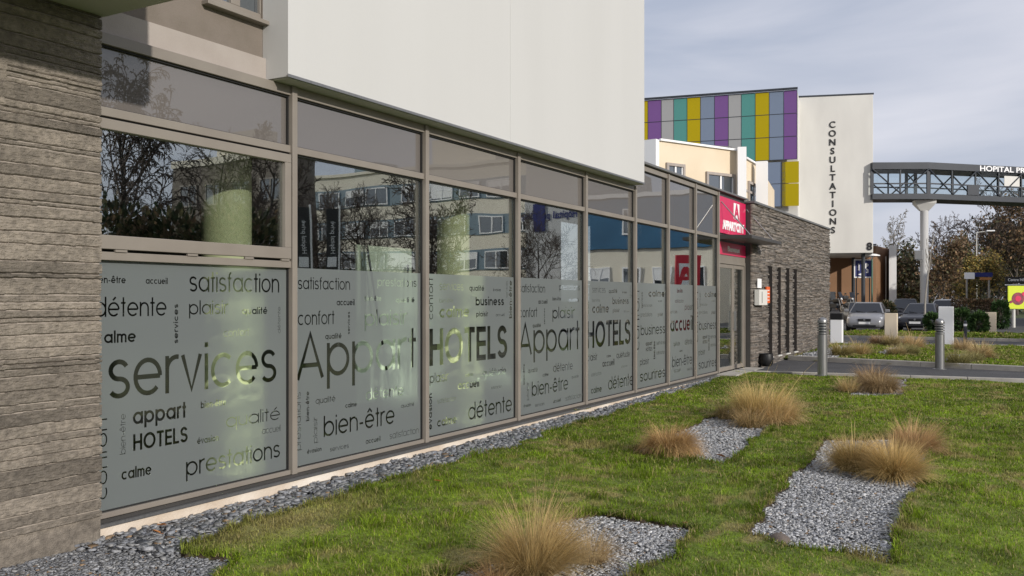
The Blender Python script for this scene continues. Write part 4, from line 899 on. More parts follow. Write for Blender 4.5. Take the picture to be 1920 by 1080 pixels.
# cream block
cb = thing('cream_building', 'cream three storey block with grey framed windows behind the glass wing', 'building', P(1300, 50))
A0, A1, A2, A3, A4, A5 = P(1150, 45.5), P(1236, 44), P(1385, 47.2), P(1397, 49.6), P(1425, 52.9), P(1440, 52.2)
bk1, bk0 = P(1452, 64), P(1150, 64)
cz = ZT(264, 44)
MB().prism([p[:2] for p in (A1, A2, A3, A4, bk1, bk0)], -.2, cz).build('wall', M['cream'], cb)
quadpanel(MB(), A0, A1, -.2, cz+.05, .35).build('side_wing', M['sign_white'], cb)
quadpanel(MB(), P(1381, 46.95), P(1397, 46.9), -.2, cz+.12, .5).build('pilaster', M['sign_white'], cb)
quadpanel(MB(), P(1418, 51.2), P(1440, 51), -.2, ZT(304, 51), .5).build('end_wall', M['sign_white'], cb)
quadpanel(MB(), A1, A2, cz+.002, cz+.10, .12).build('coping', M['sign_white'], cb)
quadpanel(MB(), A3, A4, cz+.002, cz+.10, .12).build('coping', M['sign_white'], cb)
def bwindow(par, a, b, f0, f1, z0, z1, surround=True, fr=.14):
    p, q = lerp(a, b, f0), lerp(a, b, f1); d = (V(q)-V(p)); ln = d.length; d.normalize()
    mb = MB(); at = lambda s: tuple(V(p)+d*s)
    quadpanel(mb, at(0), at(fr), z0, z1, .12); quadpanel(mb, at(ln-fr), at(ln), z0, z1, .12); quadpanel(mb, at(fr), at(ln-fr), z1-fr, z1, .12); quadpanel(mb, at(fr), at(ln-fr), z0, z0+.05, .14)
    wn = mb.build('window', M['light_band'], par); quadpanel(MB(), at(fr), at(ln-fr), z0+.05, z1-fr, .02).build('pane', M['winglass'], wn)
    mb = MB(); quadpanel(mb, at(ln*.5-.05), at(ln*.5+.05), z0+.05, z1-fr, .07); quadpanel(mb, at(fr), at(fr+.06), z0+.05, z1-fr, .06); quadpanel(mb, at(ln-fr-.06), at(ln-fr), z0+.05, z1-fr, .06); mb.build('sash', M['sign_white'], wn)
f_ = lambda px: (px-1236)/149.0
for (xa, xb, ya, yb) in ((1247, 1280, 312, 345), (1320, 1376, 320, 380)):
    t = 45.5; bwindow(cb, A1, A2, f_(xa), f_(xb), ZT(yb, t), ZT(ya, t))
bwindow(cb, A3, A4, .15, .97, ZT(392, 51), ZT(343, 51))
quadpanel(MB(), A3, A4, ZT(360, 50), ZT(356, 50), .05).build('string_course', M['light_band'], cb)
rl = MB(); r0_, r1_ = P(1150, 47, 0), P(1372, 49, 0)
rl.tube((r0_[0], r0_[1], cz+.55), (r1_[0], r1_[1], cz+.55), .025); rl.tube((r0_[0], r0_[1], cz+.3), (r1_[0], r1_[1], cz+.3), .015)
for k in range(6): q = lerp(r0_, r1_, k/5); rl.tube((q[0], q[1], cz-.1), (q[0], q[1], cz+.55), .02)
rl.build('roof_railing', M['steel'], cb)
# building screened with coloured glass
gb = thing('coloured_glass_building', 'hospital building screened by tall panes of purple yellow green and grey glass', 'building', P(1400, 70))
GA, GB = P(1195, 71.9), P(1496, 68); GBb, GAb = P(1510, 82), P(1195, 84); gz1, gz0, gzl = ZT(170, 68), ZT(301, 68), ZT(387, 68)
gbody = MB(); gbody.prism([p[:2] for p in (lerp(GA, GB, 0), lerp(GA, GB, .999), GBb, GAb)], -.2, gz1-.15); gbody.build('wall', M['offwhite'], gb)
cols = {'y': (.40,.31,.006), 'p': (.17,.085,.25), 'g': (.33,.335,.34), 't': (.085,.26,.24), 'b': (.18,.225,.31)}
cm = {}
for k, c in cols.items():
    m = glass('tinted_glass_'+{'y':'yellow','p':'purple','g':'grey','t':'green','b':'blue'}[k], .01, backing=c, wave=.003); cm[k] = m
px = [1195,1217,1242,1265,1290,1315,1341,1367,1391,1417,1443,1470,1495]; seq = 'ypgtybpgtybp'
def fpx(p):                 # parameter along GA-GB at image column p
    u = (p-960)/FOC; k = (u*TAN+1)/(TAN-u); dx, dy = GB[0]-GA[0], GB[1]-GA[1]; return (k*GA[1]-GA[0])/(dx-k*dy)
fr = MB()
for i, s in enumerate(seq):
    a, b = lerp(GA, GB, fpx(px[i])), lerp(GA, GB, fpx(px[i+1])); n = V((GB[1]-GA[1], -(GB[0]-GA[0]))).normalized(); n = n if n.dot(-V(GA[:2])) > 0 else -n
    a, b = V(a)+n*.45, V(b)+n*.45; d = (b-a).normalized()
    for (za, zb) in [(gz0+.05+(gz1-gz0-.1)*k/3.0+.02, gz0+.05+(gz1-gz0-.1)*(k+1)/3.0-.02) for k in range(3)]:
        quadpanel(MB(), a+d*.016, b-d*.016, za, zb, .03).build('glass_panel', cm[s], gb)
    quadpanel(fr, b-d*.015, b+d*.015, gz0, gz1, .045)
    for k in range(4): z = gz0+.05+(gz1-gz0-.1)*k/3.0; quadpanel(fr, a+d*.03, b-d*.03, z-.02, z+.02, .05)
    if s in 'tbp' and i % 2: pass
for i, s in ((10, 'b'), (11, 'y')):
    a, b = V(lerp(GA, GB, fpx(px[i]-4)))+n*.45, V(lerp(GA, GB, fpx(px[i+1]+4)))+n*.45; d = (b-a).normalized()
    for (za, zb) in ((gzl, (gzl+gz0)/2-.05), ((gzl+gz0)/2, gz0-.12)): quadpanel(MB(), a+d*.03, b-d*.03, za, zb, .03).build('glass_panel', cm[s], gb)
    quadpanel(fr, a-d*.03, a+d*.03, gzl-.1, gz0-.1, .06)
q = lerp(GA, GB, 1.0); 
fr.build('screen_frame', M['darkgrey'], gb)
rf = MB(); quadpanel(rf, V(GA[:2])+n*.4, V(GB[:2])+n*.4, gz1+.01, gz1+.14, .25); rf.build('roof_edge', M['darkgrey'], gb)
# lift tower with vertical lettering
tw = thing('lettered_tower', 'off white concrete tower on dark columns with vertical black lettering', 'tower', P(1567, 71))
TA, TB = P(1498, 71.1), P(1637, 70); tz1, tz0 = ZT(177, 70), ZT(474, 70); TBb, TAb = P(1628, 80), P(1502, 81)
MB().prism([p[:2] for p in (TA, TB, TBb, TAb)], tz0, tz1).build('body', M['offwhite'], tw, bevel=.03)
quadpanel(MB(), P(1496.5, 71.2), P(1638, 70.1), tz1+.01, tz1+.13, .12).build('roof_edge', M['darkgrey'], tw)
quadpanel(MB(), P(1498, 75), P(1626, 74), tz1+.01, tz1+.55, .12).build('roof_parapet', M['darkgrey'], tw)
ta, tb = V(TA[:2]), V(TB[:2]); td = (tb-ta).normalized(); tn = V((td.y, -td.x)); tn = tn if tn.dot(-ta) > 0 else -tn
def on_tower(px): 
    u = (px-960)/FOC; k = (u*TAN+1)/(TAN-u); s = (k*ta.y-ta.x)/(td.x-k*td.y); return ta+td*s
for i, ch in enumerate('CONSULTATIONS'):
    py = 233+i*(431-233)/12.0; o = on_tower(1560.5+i*.12)+tn*.03
    text_mesh('lettering', ch, .70, M['black'], tw, (o.x, o.y, ZT(py+6.0, 70.5)), (td.x, td.y, 0), bold=.012, ext=.02, align='CENTER')
o = on_tower(1630)+tn*.03; text_mesh('lettering', '8', .80, M['black'], tw, (o.x, o.y, ZT(468.5, 70)), (td.x, td.y, 0), bold=.03, ext=.02, align='CENTER')
for px, t in ((1618.5, 71), (1540, 72), (1600, 78)): c = P(px, t); MB().lathe([(.15, -.2), (.15, tz0-.004)], (c[0], c[1], 0), 16).build('pillar', M['darkgrey'], tw, smooth=True)
# brown building under the tower
bb = thing('brown_building', 'low brown rendered building under the tower with a white end pier', 'building', P(1610, 80))
bz = ZT(462, 80)
MB().prism([p[:2] for p in (P(1480, 79), P(1642, 79), P(1668, 84), P(1660, 100), P(1480, 100))], -.2, bz).build('wall', M['brown'], bb)
MB().prism([p[:2] for p in (P(1667, 80), P(1681, 79.8), P(1681, 84), P(1667, 84))], -.2, bz+.08).build('end_pier', M['sign_white'], bb)
quadpanel(MB(), P(1480, 78.9), P(1642, 78.9), bz+.01, bz+.14, .12).build('roof_edge', M['darkgrey'], bb)
dp = P(1661, 81.5); MB().tube((dp[0], dp[1], 0), (dp[0], dp[1], bz-.8), .06).build('downpipe', M['offwhite'], bb)
quadpanel(MB(), P(1556, 78.7), P(1566, 78.7), 0, 2.3, .1).build('door', M['darkgrey'], bb)
ps = thing('parking_sign', 'square navy parking sign with white border on the brown wall', 'sign', P(1618, 74))
a, b = P(1601, 74), P(1636, 74); z0, z1 = ZT(521, 74), ZT(486, 74)
quadpanel(MB(), a, b, z0, z1, .06).build('border', M['sign_white'], ps); a2, b2_ = lerp(a, b, .06), lerp(a, b, .94); n2 = (V(b[:2])-V(a[:2])).normalized(); nn = V((n2.y, -n2.x)); nn = nn if nn.dot(-V(a[:2])) > 0 else -nn
quadpanel(MB(), V(a2)+nn*.062, V(b2_)+nn*.062, z0+.1, z1-.1, .01).build('panel', M['navy'], ps)
for ch, f, zz, s in (('I', .24, .62, .75), ('P', .66, .78, .55), ('3', .70, .42, .42)):
    o = V(lerp(a, b, f))+nn*.085; text_mesh('lettering', ch, s, M['sign_white'], ps, (o.x, o.y, z0+zz), (n2.x, n2.y, 0), bold=.02, ext=.005, align='CENTER')
ar = MB(); o = V(lerp(a, b, .35))+nn*.075; ar.add([(o.x-n2.x*.25, o.y-n2.y*.25, z0+.28), (o.x+n2.x*.1, o.y+n2.y*.1, z0+.16), (o.x+n2.x*.1, o.y+n2.y*.1, z0+.40)], [(0,1,2)]); ar.build('arrow', M['sign_white'], ps)
for f in (.15, .85): c = lerp(a, b, f); c = V(c)-nn*.05; MB().tube((c.x, c.y, 0), (c.x, c.y, z1-.1), .04).build('post', M['darkgrey'], ps)

# skywalk
skw = thing('skywalk', 'dark steel glazed footbridge with white lettering between tower and column', 'footbridge', P(1742, 69.5))
SA, SB, SC2 = P(1636, 69.6), P(1742, 69.5), P(2080, 74.6); sz1, sz0 = ZT(304, 69.5), ZT(373, 69.5)
def offs(a, b, k):
    d = (V(b[:2])-V(a[:2])).normalized(); n = V((d.y, -d.x)); n = n if n.dot(-V(a[:2])) > 0 else -n; return V(a[:2])-n*k, V(b[:2])-n*k
for (a, b) in ((SA, SB), (SB, SC2)):
    a1, b1 = offs(a, b, 0); a2, b2_ = offs(a, b, 2.6); d = (b1-a1).normalized(); ln = (b1-a1).length
    MB().prism([a1, b1, b2_, a2], sz1-.52, sz1).build('roof', M['darkgrey'], skw); MB().prism([a1, b1, b2_, a2], sz0, sz0+.42).build('deck', M['darkgrey'], skw)
    tr = MB(); nb_ = max(2, round(ln/2.15)); z0, z1 = sz0+.42, sz1-.52; zm = z0+.78
    for side in (0, 1):
        A_, B_ = (a1, b1) if side == 0 else (a2, b2_); A_ = A_ + (offs(a, b, .12)[0]-a1 if side == 0 else -(offs(a, b, .12)[0]-a1)); B_ = A_+d*ln
        for k in range(nb_+1):
            p = A_+d*(ln*k/nb_); w_ = .05 if 0 < k < nb_ else .12; tr.obox(p, d, w_, .05, z0, z1)
        for k in range(nb_):
            p, q = A_+d*(ln*k/nb_), A_+d*(ln*(k+1)/nb_); zz = (z1, z0) if k % 2 == 0 else (z0, z1); o_ = (offs(a, b, -.12)[0]-a1)*(1 if side == 0 else -.2)
            tr.tube((p.x+o_.x, p.y+o_.y, zz[0]), (q.x+o_.x, q.y+o_.y, zz[1]), .06, n=6)
        tr.obox((A_+B_)/2, d, ln/2, .04, zm-.05, zm+.05)
        gl = MB(); o_ = (offs(a, b, .03)[0]-a1)*(1 if side == 0 else -1); gl.obox((A_+B_)/2+o_, d, ln/2-.1, .01, z0, z1); gl.build('glazing', M['skyglass'] if 'skyglass' in M else M.setdefault('skyglass', glass('bridge_glass', .02, (.93,.96,.97))), skw)
    tr.build('truss', M['darkgrey'], skw)
p0, p1 = offs(SB, SC2, 0); d = (p1-p0).normalized(); n3 = offs(SB, SC2, -1)[0]-p0
def on_sw(px):
    u = (px-960)/FOC; k = (u*TAN+1)/(TAN-u); s = (k*p0.y-p0.x)/(d.x-k*d.y); return p0+d*s
o = on_sw(1837)+n3*.02; text_mesh('lettering', 'HOPITAL PRIVE', .58, M['sign_white'], skw, (o.x, o.y, sz1-.47), (d.x, d.y, 0), bold=.010, ext=.02, width=5.5)
p = on_sw(1888)-n3*.02; mb = MB(); mb.obox(p+d*.5, d, .75, .02, sz0+1.25, sz0+2.05); mb.build('wall_notice', M['offwhite'], skw)
MB().obox(on_sw(1824)+n3*.01, d, .55, .06, sz0+.43, sz0+1.15).build('solid_panel', M['darkgrey'], skw)
c = P(1733, 70.6); MB().lathe([(.30, -.2), (.30, sz0-.80)], (c[0], c[1], 0), 24).build('column', M['white'], skw, smooth=True)
c2_ = P(2060, 75.2); MB().lathe([(.33, -.2), (.33, sz0-.004)], (c2_[0], c2_[1], 0), 24).build('column', M['white'], skw, smooth=True)
cap = MB(); dz = [( .32, sz0-.80), (.76, sz0-.24), (.76, sz0-.004)]
for (r_, z_), (r2_, z2_) in zip(dz[:-1], dz[1:]):
    b = len(cap.v); q4 = lambda r: [(c[0]+s*r*td.x+e*r*td.y, c[1]+s*r*td.y-e*r*td.x) for s, e in ((-1,-.7),(1,-.7),(1,.7),(-1,.7))]
    cap.add([(*p, z_) for p in q4(r_)] + [(*p, z2_) for p in q4(r2_)], [(0,1,5,4),(1,2,6,5),(2,3,7,6),(3,0,4,7),(3,2,1,0),(4,5,6,7)])
cap.build('capital', M['offwhite'], skw)
# street lamps
def lamp(label, px, t, ytop, kind='arm', mt='offwhite'):
    p = P(px, t, 0); z = ZT(ytop, t); s = thing('street_lamp', label, 'street lamp', p, group=None)
    MB().tube((p[0], p[1], -.1), (p[0], p[1], z), .075, .045, 10).build('pole', M[mt], s, smooth=True)
    if kind == 'disc': MB().lathe([(.05,-.25),(.10,-.12),(.62,-.05),(.60,.02),(.3,.12),(.02,.15)], (p[0], p[1], z), 20).build('lamp_head', M['sign_white'], s, smooth=True)
    else:
        MB().tube((p[0], p[1], z), (p[0]+.25, p[1]-.9, z+.12), .035).build('arm', M[mt], s); MB().obox((p[0]+.3, p[1]-1.15), (.3, -1), .35, .13, z+.08, z+.2).build('lamp_head', M['sign_white'], s, bevel=.03)
M['green_metal'] = mat('green_pole', (.05,.16,.12), rough=.5)
lamp('green street lamp with white disc head in front of the brown building', 1635, 73, 479, 'disc', 'green_metal')
lamp('grey street lamp with arm rising among the trees on the right', 1831, 85, 436)
lamp('distant grey street lamp between the birch and the skywalk column', 1696, 130, 457)
bx = MB(); c = P(1722, 69.8); bx.obox((c[0], c[1]), (td.x, td.y), .28, .12, ZT(487, 70), ZT(470, 70)); tag(bx.build('junction_box', M['steel'], bevel=.02), 'small grey box fixed to the white skywalk column', 'box')
# yellow poster on a post, black name board above, far billboard
yp = thing('yellow_poster', 'bright yellow poster board with a dark round picture at the right edge', 'poster', P(1903, 52))
a, b = P(1889, 52), P(1952, 52); z0, z1 = ZT(579, 52), ZT(536, 52); d = (V(b[:2])-V(a[:2])).normalized(); n4 = V((d.y, -d.x)); n4 = n4 if n4.dot(-V(a[:2])) > 0 else -n4
quadpanel(MB(), a, b, z0, z1, .08).build('panel', mat('poster_yellow', (.62,.72,.015), rough=.5), yp)
M['plum'] = mat('plum_picture', (.10,.015,.05), (.35,.03,.06), 6, .5)
def disc(name, par, f, z, r, mt, k):
    o = V(lerp(a, b, f))+n4*k; mb = MB(); vs = [(o.x+d.x*r*math.cos(q), o.y+d.y*r*math.cos(q), z+r*math.sin(q)) for q in np.linspace(0, 6.283, 25)[:-1]]; vs2 = [(x+n4.x*.01, y+n4.y*.01, zz) for x, y, zz in vs]
    mb.add(vs+vs2, [tuple(range(24, 48))]+[(i, (i+1) % 24, 24+(i+1) % 24, 24+i) for i in range(24)]); mb.build(name, mt, par)
disc('picture', yp, .29, z0+.58, .36, M['plum'], .082); disc('picture_core', yp, .29, z0+.58, .17, M['pink'], .095); disc('badge', yp, .47, z0+.85, .13, M['pink'], .095); disc('badge', yp, .08, z0+.40, .08, M['plum'], .095)
for f in (.2, .85): c = V(lerp(a, b, f))-n4*.06; MB().tube((c.x, c.y, -.1), (c.x, c.y, z0+.02), .09).build('post', M['bark' if f > 1 else 'offwhite'], yp)
nb2 = thing('name_board', 'black name board with white lettering above the yellow poster', 'sign', P(1905, 60))
a, b = P(1884, 60), P(1960, 60); d = (V(b[:2])-V(a[:2])).normalized(); n4 = V((d.y, -d.x)); n4 = n4 if n4.dot(-V(a[:2])) > 0 else -n4
quadpanel(MB(), a, b, ZT(531, 60), ZT(519, 60), .08).build('panel', M['black'], nb2); o = V(lerp(a, b, .06))+n4*.085
text_mesh('lettering', 'Centre Hôpital Privé', .26, M['sign_white'], nb2, (o.x, o.y, ZT(527, 60)), (d.x, d.y, 0), bold=.004, ext=.004, width=2.1)
for f in (.06, .94): c = V(lerp(a, b, f))-n4*.04; MB().tube((c.x, c.y, -.1), (c.x, c.y, ZT(520, 60)), .05).build('post', M['black'], nb2)
wv_ = MB(); quadpanel(wv_, a, b, ZT(535, 59.9), ZT(533, 59.9), .1); wv_.build('trim', M['sign_white'], nb2)
hb = thing('shop_sign', 'distant white and blue shop sign seen through the trees', 'sign', P(1834, 66))
a, b = P(1808, 66), P(1860, 66); d = (V(b[:2])-V(a[:2])).normalized(); n4 = V((d.y, -d.x)); n4 = n4 if n4.dot(-V(a[:2])) > 0 else -n4
quadpanel(MB(), lerp(a, b, 0), lerp(a, b, .35), ZT(523, 66), ZT(511, 66), .1).build('panel', M['sign_white'], hb); quadpanel(MB(), lerp(a, b, .36), lerp(a, b, 1), ZT(519, 66), ZT(511, 66), .1).build('panel', M['navy'], hb)
quadpanel(MB(), lerp(a, b, .55), lerp(a, b, .95), ZT(525, 66), ZT(520, 66), .1).build('panel', M['poster_o'] if 'poster_o' in M else M['terracotta'], hb)
for f in (.1, .9): c = V(lerp(a, b, f))-n4*.06; MB().tube((c.x, c.y, -.1), (c.x, c.y, ZT(513, 66)), .06).build('post', M['steel'], hb)

# ------------------------------------------------------------------ cars (front points to -X)
def paint(name, c, met=.6): return mat(name, c, tuple(x*1.06 for x in c), 40, .35, met, coat=.35)
def car(label, pos, rz, pc, Ln=4.2, W=1.76, H=1.46, hood=.92, ws=(-.20, -.02), rr=(.27, .46), name='parked_car'):
    t = thing(name, label, 'car', pos, rz, 'cars in the car park'); hw = W/2; x0, x1 = -Ln/2, Ln/2
    st = [(x0,.74,.30,.58),(x0+.04,.82,.24,.66),(x0+.14,.91,.20,.72),(x0+.45,.97,.18,.80),(x0+Ln*.22,1,.18,hood-.04),(x0+Ln*(.5+ws[0]),1,.18,hood),(0,1,.18,hood+.03),(Ln*.28,1,.18,hood+.06),(x1-.25,.97,.2,hood+.05),(x1-.07,.90,.26,hood-.05),(x1,.82,.32,hood-.2)]
    n = 28; vs = []; fs = []
    for (x, w_, zb, zt) in st:
        for k in range(n):
            a = 2*math.pi*k/n; cs, sn = math.cos(a), math.sin(a); vs.append((x, hw*w_*math.copysign(abs(cs)**.42, cs), (zb+zt)/2+(zt-zb)/2*math.copysign(abs(sn)**.55, sn)))
    for j in range(len(st)-1):
        for k in range(n): fs.append((j*n+k, (j+1)*n+k, (j+1)*n+(k+1) % n, j*n+(k+1) % n))
    fs += [tuple(range(n)), tuple(range((len(st)-1)*n, len(st)*n))[::-1]]
    MB().add(vs, fs).build('body', pc, t, local=True, smooth=True)
    wx0, wx1, rx0, rx1 = Ln*ws[0], Ln*ws[1], Ln*rr[0], Ln*rr[1]; zb, zt = hood-.03, H
    def ring(x, z, w_): return [(x, -w_, z), (x, w_, z)]
    cab = MB(); wb_, wt_ = hw*.93, hw*.70
    B = [(wx0,-wb_,zb),(wx0,wb_,zb),(rx1,wb_,zb+.05),(rx1,-wb_,zb+.05)]; T = [(wx1,-wt_,zt-.05),(wx1,wt_,zt-.05),(rx0,wt_,zt-.03),(rx0,-wt_,zt-.03)]
    mid = (wx1+rx0)/2; Tm = [(mid,-wt_,zt-.02),(mid,wt_,zt-.02)]; Tc = [(wx1+.05,0,zt-.02),(mid,0,zt),(rx0,0,zt-.01)]
    cab.add(B+T+Tm+Tc, [(0,4,10,5,1),(1,5,9,6,2),(2,6,12,7,3),(3,7,8,4,0),(4,8,11,10),(8,7,12,11),(10,11,9,5),(11,12,6,9)]); cab.build('roof', pc, t, local=True, smooth=True, bevel=.035, seg=3)
    def pane(nm, q, ins, th=.012):
        q = [V(p) for p in q]; c = sum(q, V())/4; nrm = (q[1]-q[0]).cross(q[3]-q[0]).normalized(); ctr = V((c.x*.5, 0, .9)); nrm = nrm if nrm.dot(c-ctr) > 0 else -nrm
        q = [p.lerp(c, ins[0])+nrm*.006 for p in q]; o_ = [p+nrm*th for p in q]
        MB().add(q+o_, [(4,5,6,7),(0,1,5,4),(1,2,6,5),(2,3,7,6),(3,0,4,7)]).build(nm, M['carglass'], t, local=True)
    pane('windscreen', [B[0],B[1],T[1],T[0]], (.09,)); pane('rear_window', [B[2],B[3],T[3],T[2]], (.12,))
    for s in (1, -1):
        f = lambda p: (p[0], p[1]*s, p[2])
        if s == 1: a_, b_, c_, e_ = B[1], B[2], T[2], T[1]
        else: a_, b_, c_, e_ = B[0], B[3], T[3], T[0]
        pane('side_window', [a_, b_, c_, e_], (.12,))
        hl = MB(); y0, y1 = hw*.50*s, hw*.90*s; hl.add([(x0+.03,y0,.57),(x0+.20,y1,.60),(x0+.34,y1*1.01,.74),(x0+.14,y0,.68),(x0+.3,y0,.57),(x0+.5,y1*.98,.60),(x0+.55,y1*.98,.74),(x0+.4,y0,.68)],
            [(0,1,2,3),(4,7,6,5),(0,4,5,1),(3,2,6,7),(0,3,7,4),(1,5,6,2)]); hl.build('headlight', M['lamp'], t, local=True, bevel=.02)
        mr = MB(); mr.obox((wx0+.28, s*(hw+.08)), (0,1), .11, .07, hood+.02, hood+.16); mr.build('wing_mirror', pc, t, local=True, bevel=.03)
        tl = MB(); tl.obox((x1-.06, s*hw*.72), (0,1), .14, .05, .66, .86); tl.build('tail_light', M['pink'], t, local=True, bevel=.02)
        for xw in (x0+.78, x1-.80):
            wh = MB(); yo = s*(hw+.004); yi = s*(hw-.2); R_ = .315
            for k in range(28):
                a, b = 2*math.pi*k/28, 2*math.pi*(k+1)/28
                prf = [(R_*.62, yo), (R_*.94, yo), (R_, yo-s*.03), (R_, yi)]
                for (r1_, ya), (r2_, yb) in zip(prf[:-1], prf[1:]):
                    wh.add([(xw+r1_*math.cos(a), ya, R_+r1_*math.sin(a)), (xw+r1_*math.cos(b), ya, R_+r1_*math.sin(b)), (xw+r2_*math.cos(b), yb, R_+r2_*math.sin(b)), (xw+r2_*math.cos(a), yb, R_+r2_*math.sin(a))], [(0,1,2,3)])
            wo = wh.build('wheel', M['tyre'], t, local=True, smooth=True)
            rm = MB(); rm.tube((xw, yo-s*.03, R_), (xw, yo-s*.015, R_), R_*.61, n=20)
            for k in range(5): a = k*1.2566; rm.tube((xw, yo-s*.01, R_), (xw+R_*.57*math.cos(a), yo-s*.01, R_+R_*.57*math.sin(a)), .028, n=5)
            rm.build('rim', M['rim'], wo, local=True)
    MB().obox((x0+.03, 0), (0,1), hw*.34, .055, .53, .66).build('grille', M['black'], t, local=True, bevel=.015)
    MB().obox((x0+.05, 0), (0,1), hw*.60, .07, .27, .36).build('air_intake', M['black'], t, local=True, bevel=.02)
    MB().obox((x0-.002, 0), (0,1), .26, .02, .40, .51).build('number_plate', M['plate'], t, local=True)
    lg = MB(); lg.tube((x0-.035, 0, .61), (x0-.02, 0, .61), .05, n=16); lg.build('emblem', M['steel'], t, local=True)
    for s in (1, -1): MB().tube((wx0-.02, s*.05, hood+.0), (wx0+.12, s*hw*.55, hood+.09), .012, n=5).build('wiper', M['black'], t, local=True)
    return t
silver, dk, dk2, greyp, whitep = paint('silver_paint', (.23,.23,.24), .3), paint('midnight_paint', (.014,.014,.02), .1), paint('anthracite_paint', (.022,.022,.027), .1), paint('bronze_grey_paint', (.085,.08,.075), .3), paint('white_paint', (.7,.7,.7), 0)
def cpos(px, t, z=.01): return P(px, t, z)
car('silver hatchback facing the camera behind the cream pillar', cpos(1627, 46.2), R(4), silver, 4.3, 1.77, 1.47, .95, (-.23,-.04))
car('dark saloon car facing the camera behind the young tree', cpos(1727, 46.8), R(-2), dk, 4.5, 1.76, 1.42, .90, (-.16,.03), (.22,.40))
car('dark grey people carrier between silver hatchback and dark saloon', cpos(1697.5, 60), R(6), dk2, 4.3, 1.78, 1.66, 1.0, (-.28,-.06), (.33,.48))
car('bronze grey car half hidden behind the silver hatchback', cpos(1611, 56.5), R(18), greyp, 4.4, 1.76, 1.46, .92)
car('white car behind the tall white pillar with only its roof showing', cpos(1773, 64), R(-8), whitep, 4.4, 1.8, 1.62, .98, (-.28,-.08), (.33,.48))
def moto(label, pos, rz, rider=False):
    t = thing('motorbike', label, 'motorbike', pos, rz, 'motorbikes by the brown building')
    for x in (-.68, .68):
        w_ = MB()
        for k in range(24):
            a, b = 2*math.pi*k/24, 2*math.pi*(k+1)/24; w_.tube((x+.26*math.cos(a), 0, .31+.26*math.sin(a)), (x+.26*math.cos(b), 0, .31+.26*math.sin(b)), .055, n=6, caps=False)
        wo = w_.build('wheel', M['tyre'], t, local=True, smooth=True); MB().tube((x,-.03,.31),(x,.03,.31),.18,n=16).build('rim', M['rim'], wo, local=True)
    b_ = MB(); b_.lathe([(.05,-.2),(.2,-.1),(.23,.0),(.19,.12),(.05,.18)], (-.12,0,.78), 14, sx=1.5, sy=.8); b_.build('tank', M['black'], t, local=True, smooth=True)
    MB().obox((.0,0),(1,0),.32,.16,.28,.62).build('engine', M['darkgrey'], t, local=True, bevel=.05)
    MB().obox((.42,0),(1,0),.38,.14,.74,.84).build('seat', M['black'], t, local=True, bevel=.04)
    MB().obox((.78,0),(1,0),.2,.22,.86,1.16).build('top_case', M['black'], t, local=True, bevel=.08)
    f_ = MB(); [f_.tube((-.68,s*.09,.31),(-.42,s*.09,.98),.03) for s in (1,-1)]; f_.build('fork', M['steel'], t, local=True)
    h_ = MB(); h_.tube((-.42,-.36,1.06),(-.42,.36,1.06),.018); [h_.tube((-.42,s*.33,1.06),(-.48,s*.4,1.26),.012) for s in (1,-1)]; [h_.lathe([(.01,-.05),(.06,-.02),(.06,.03),(.01,.05)],(-.49,s*.42,1.28),10) for s in (1,-1)]; h_.build('handlebar', M['black'], t, local=True)
    MB().lathe([(.02,-.07),(.06,-.04),(.07,.02),(.05,.06),(.01,.08)],(-.60,0,.92),14).build('headlight', M['lamp'], t, local=True, smooth=True)
    MB().add([(-.62,-.16,1.02),(-.62,.16,1.02),(-.42,.13,1.38),(-.42,-.13,1.38),(-.60,-.16,1.02),(-.60,.16,1.02),(-.40,.13,1.38),(-.40,-.13,1.38)],[(0,1,2,3),(7,6,5,4),(0,4,5,1),(2,6,7,3),(0,3,7,4),(1,5,6,2)]).build('windshield', M['carglass'], t, local=True)
moto('black motorbike parked nearest the stone wall corner', P(1566, 60.5, .73), R(50))
moto('black motorbike with tall windshield left of the dark tower column', P(1592, 61.5, .73), R(30))

# ------------------------------------------------------------------ across the road: what the glass mirrors
def xplane(px, X):            # point on the plane X = const seen at column px in the glass, real side
    u = (px-960)/FOC; return (X, 2*FY - X*(TAN-u)/(u*TAN+1))
def block(name, label, px0, px1, X, zt, m, depth=14):
    a, b = xplane(px0, X), xplane(px1, X); t = thing(name, label, 'building', (X, (a[1]+b[1])/2, 0))
    MB().box(X, a[1], -.2, X+depth, b[1], zt).build('wall', m, t); return t, a[1], b[1]
M['blue_clad'] = mat('blue_cladding', (.02,.10,.20), (.03,.13,.25), .6, .5)
M['pale'] = mat('pale_render', (.76,.70,.58), (.80,.75,.63), .4, .85)
def win(par, X, y0, y1, z0, z1, blind=0, fm='sign_white'):
    f = MB()
    for a in ((y0, z0, y0+.1, z1), (y1-.1, z0, y1, z1), (y0+.1, z0, y1-.1, z0+.1), (y0+.1, z1-.1, y1-.1, z1), ((y0+y1)/2-.05, z0+.1, (y0+y1)/2+.05, z1-.1)): f.box(X-.08, a[0], a[1], X-.003, a[2], a[3])
    w_ = f.build('window', M[fm], par); MB().box(X-.03, y0+.1, z0+.1, X-.004, y1-.1, z1-.1).build('pane', M['winglass'], w_)
    if blind: MB().box(X-.06, y0+.1, z1-.1-(z1-z0)*blind, X-.032, y1-.1, z1-.1).build('blind', M['sign_white'], w_)
blk, y0, y1 = block('mirrored_clinic', 'cream four storey clinic with window bands, seen only mirrored in the glass front', 540, 1092, 70, 13.8, M['pale'])
g2 = random.Random(4)
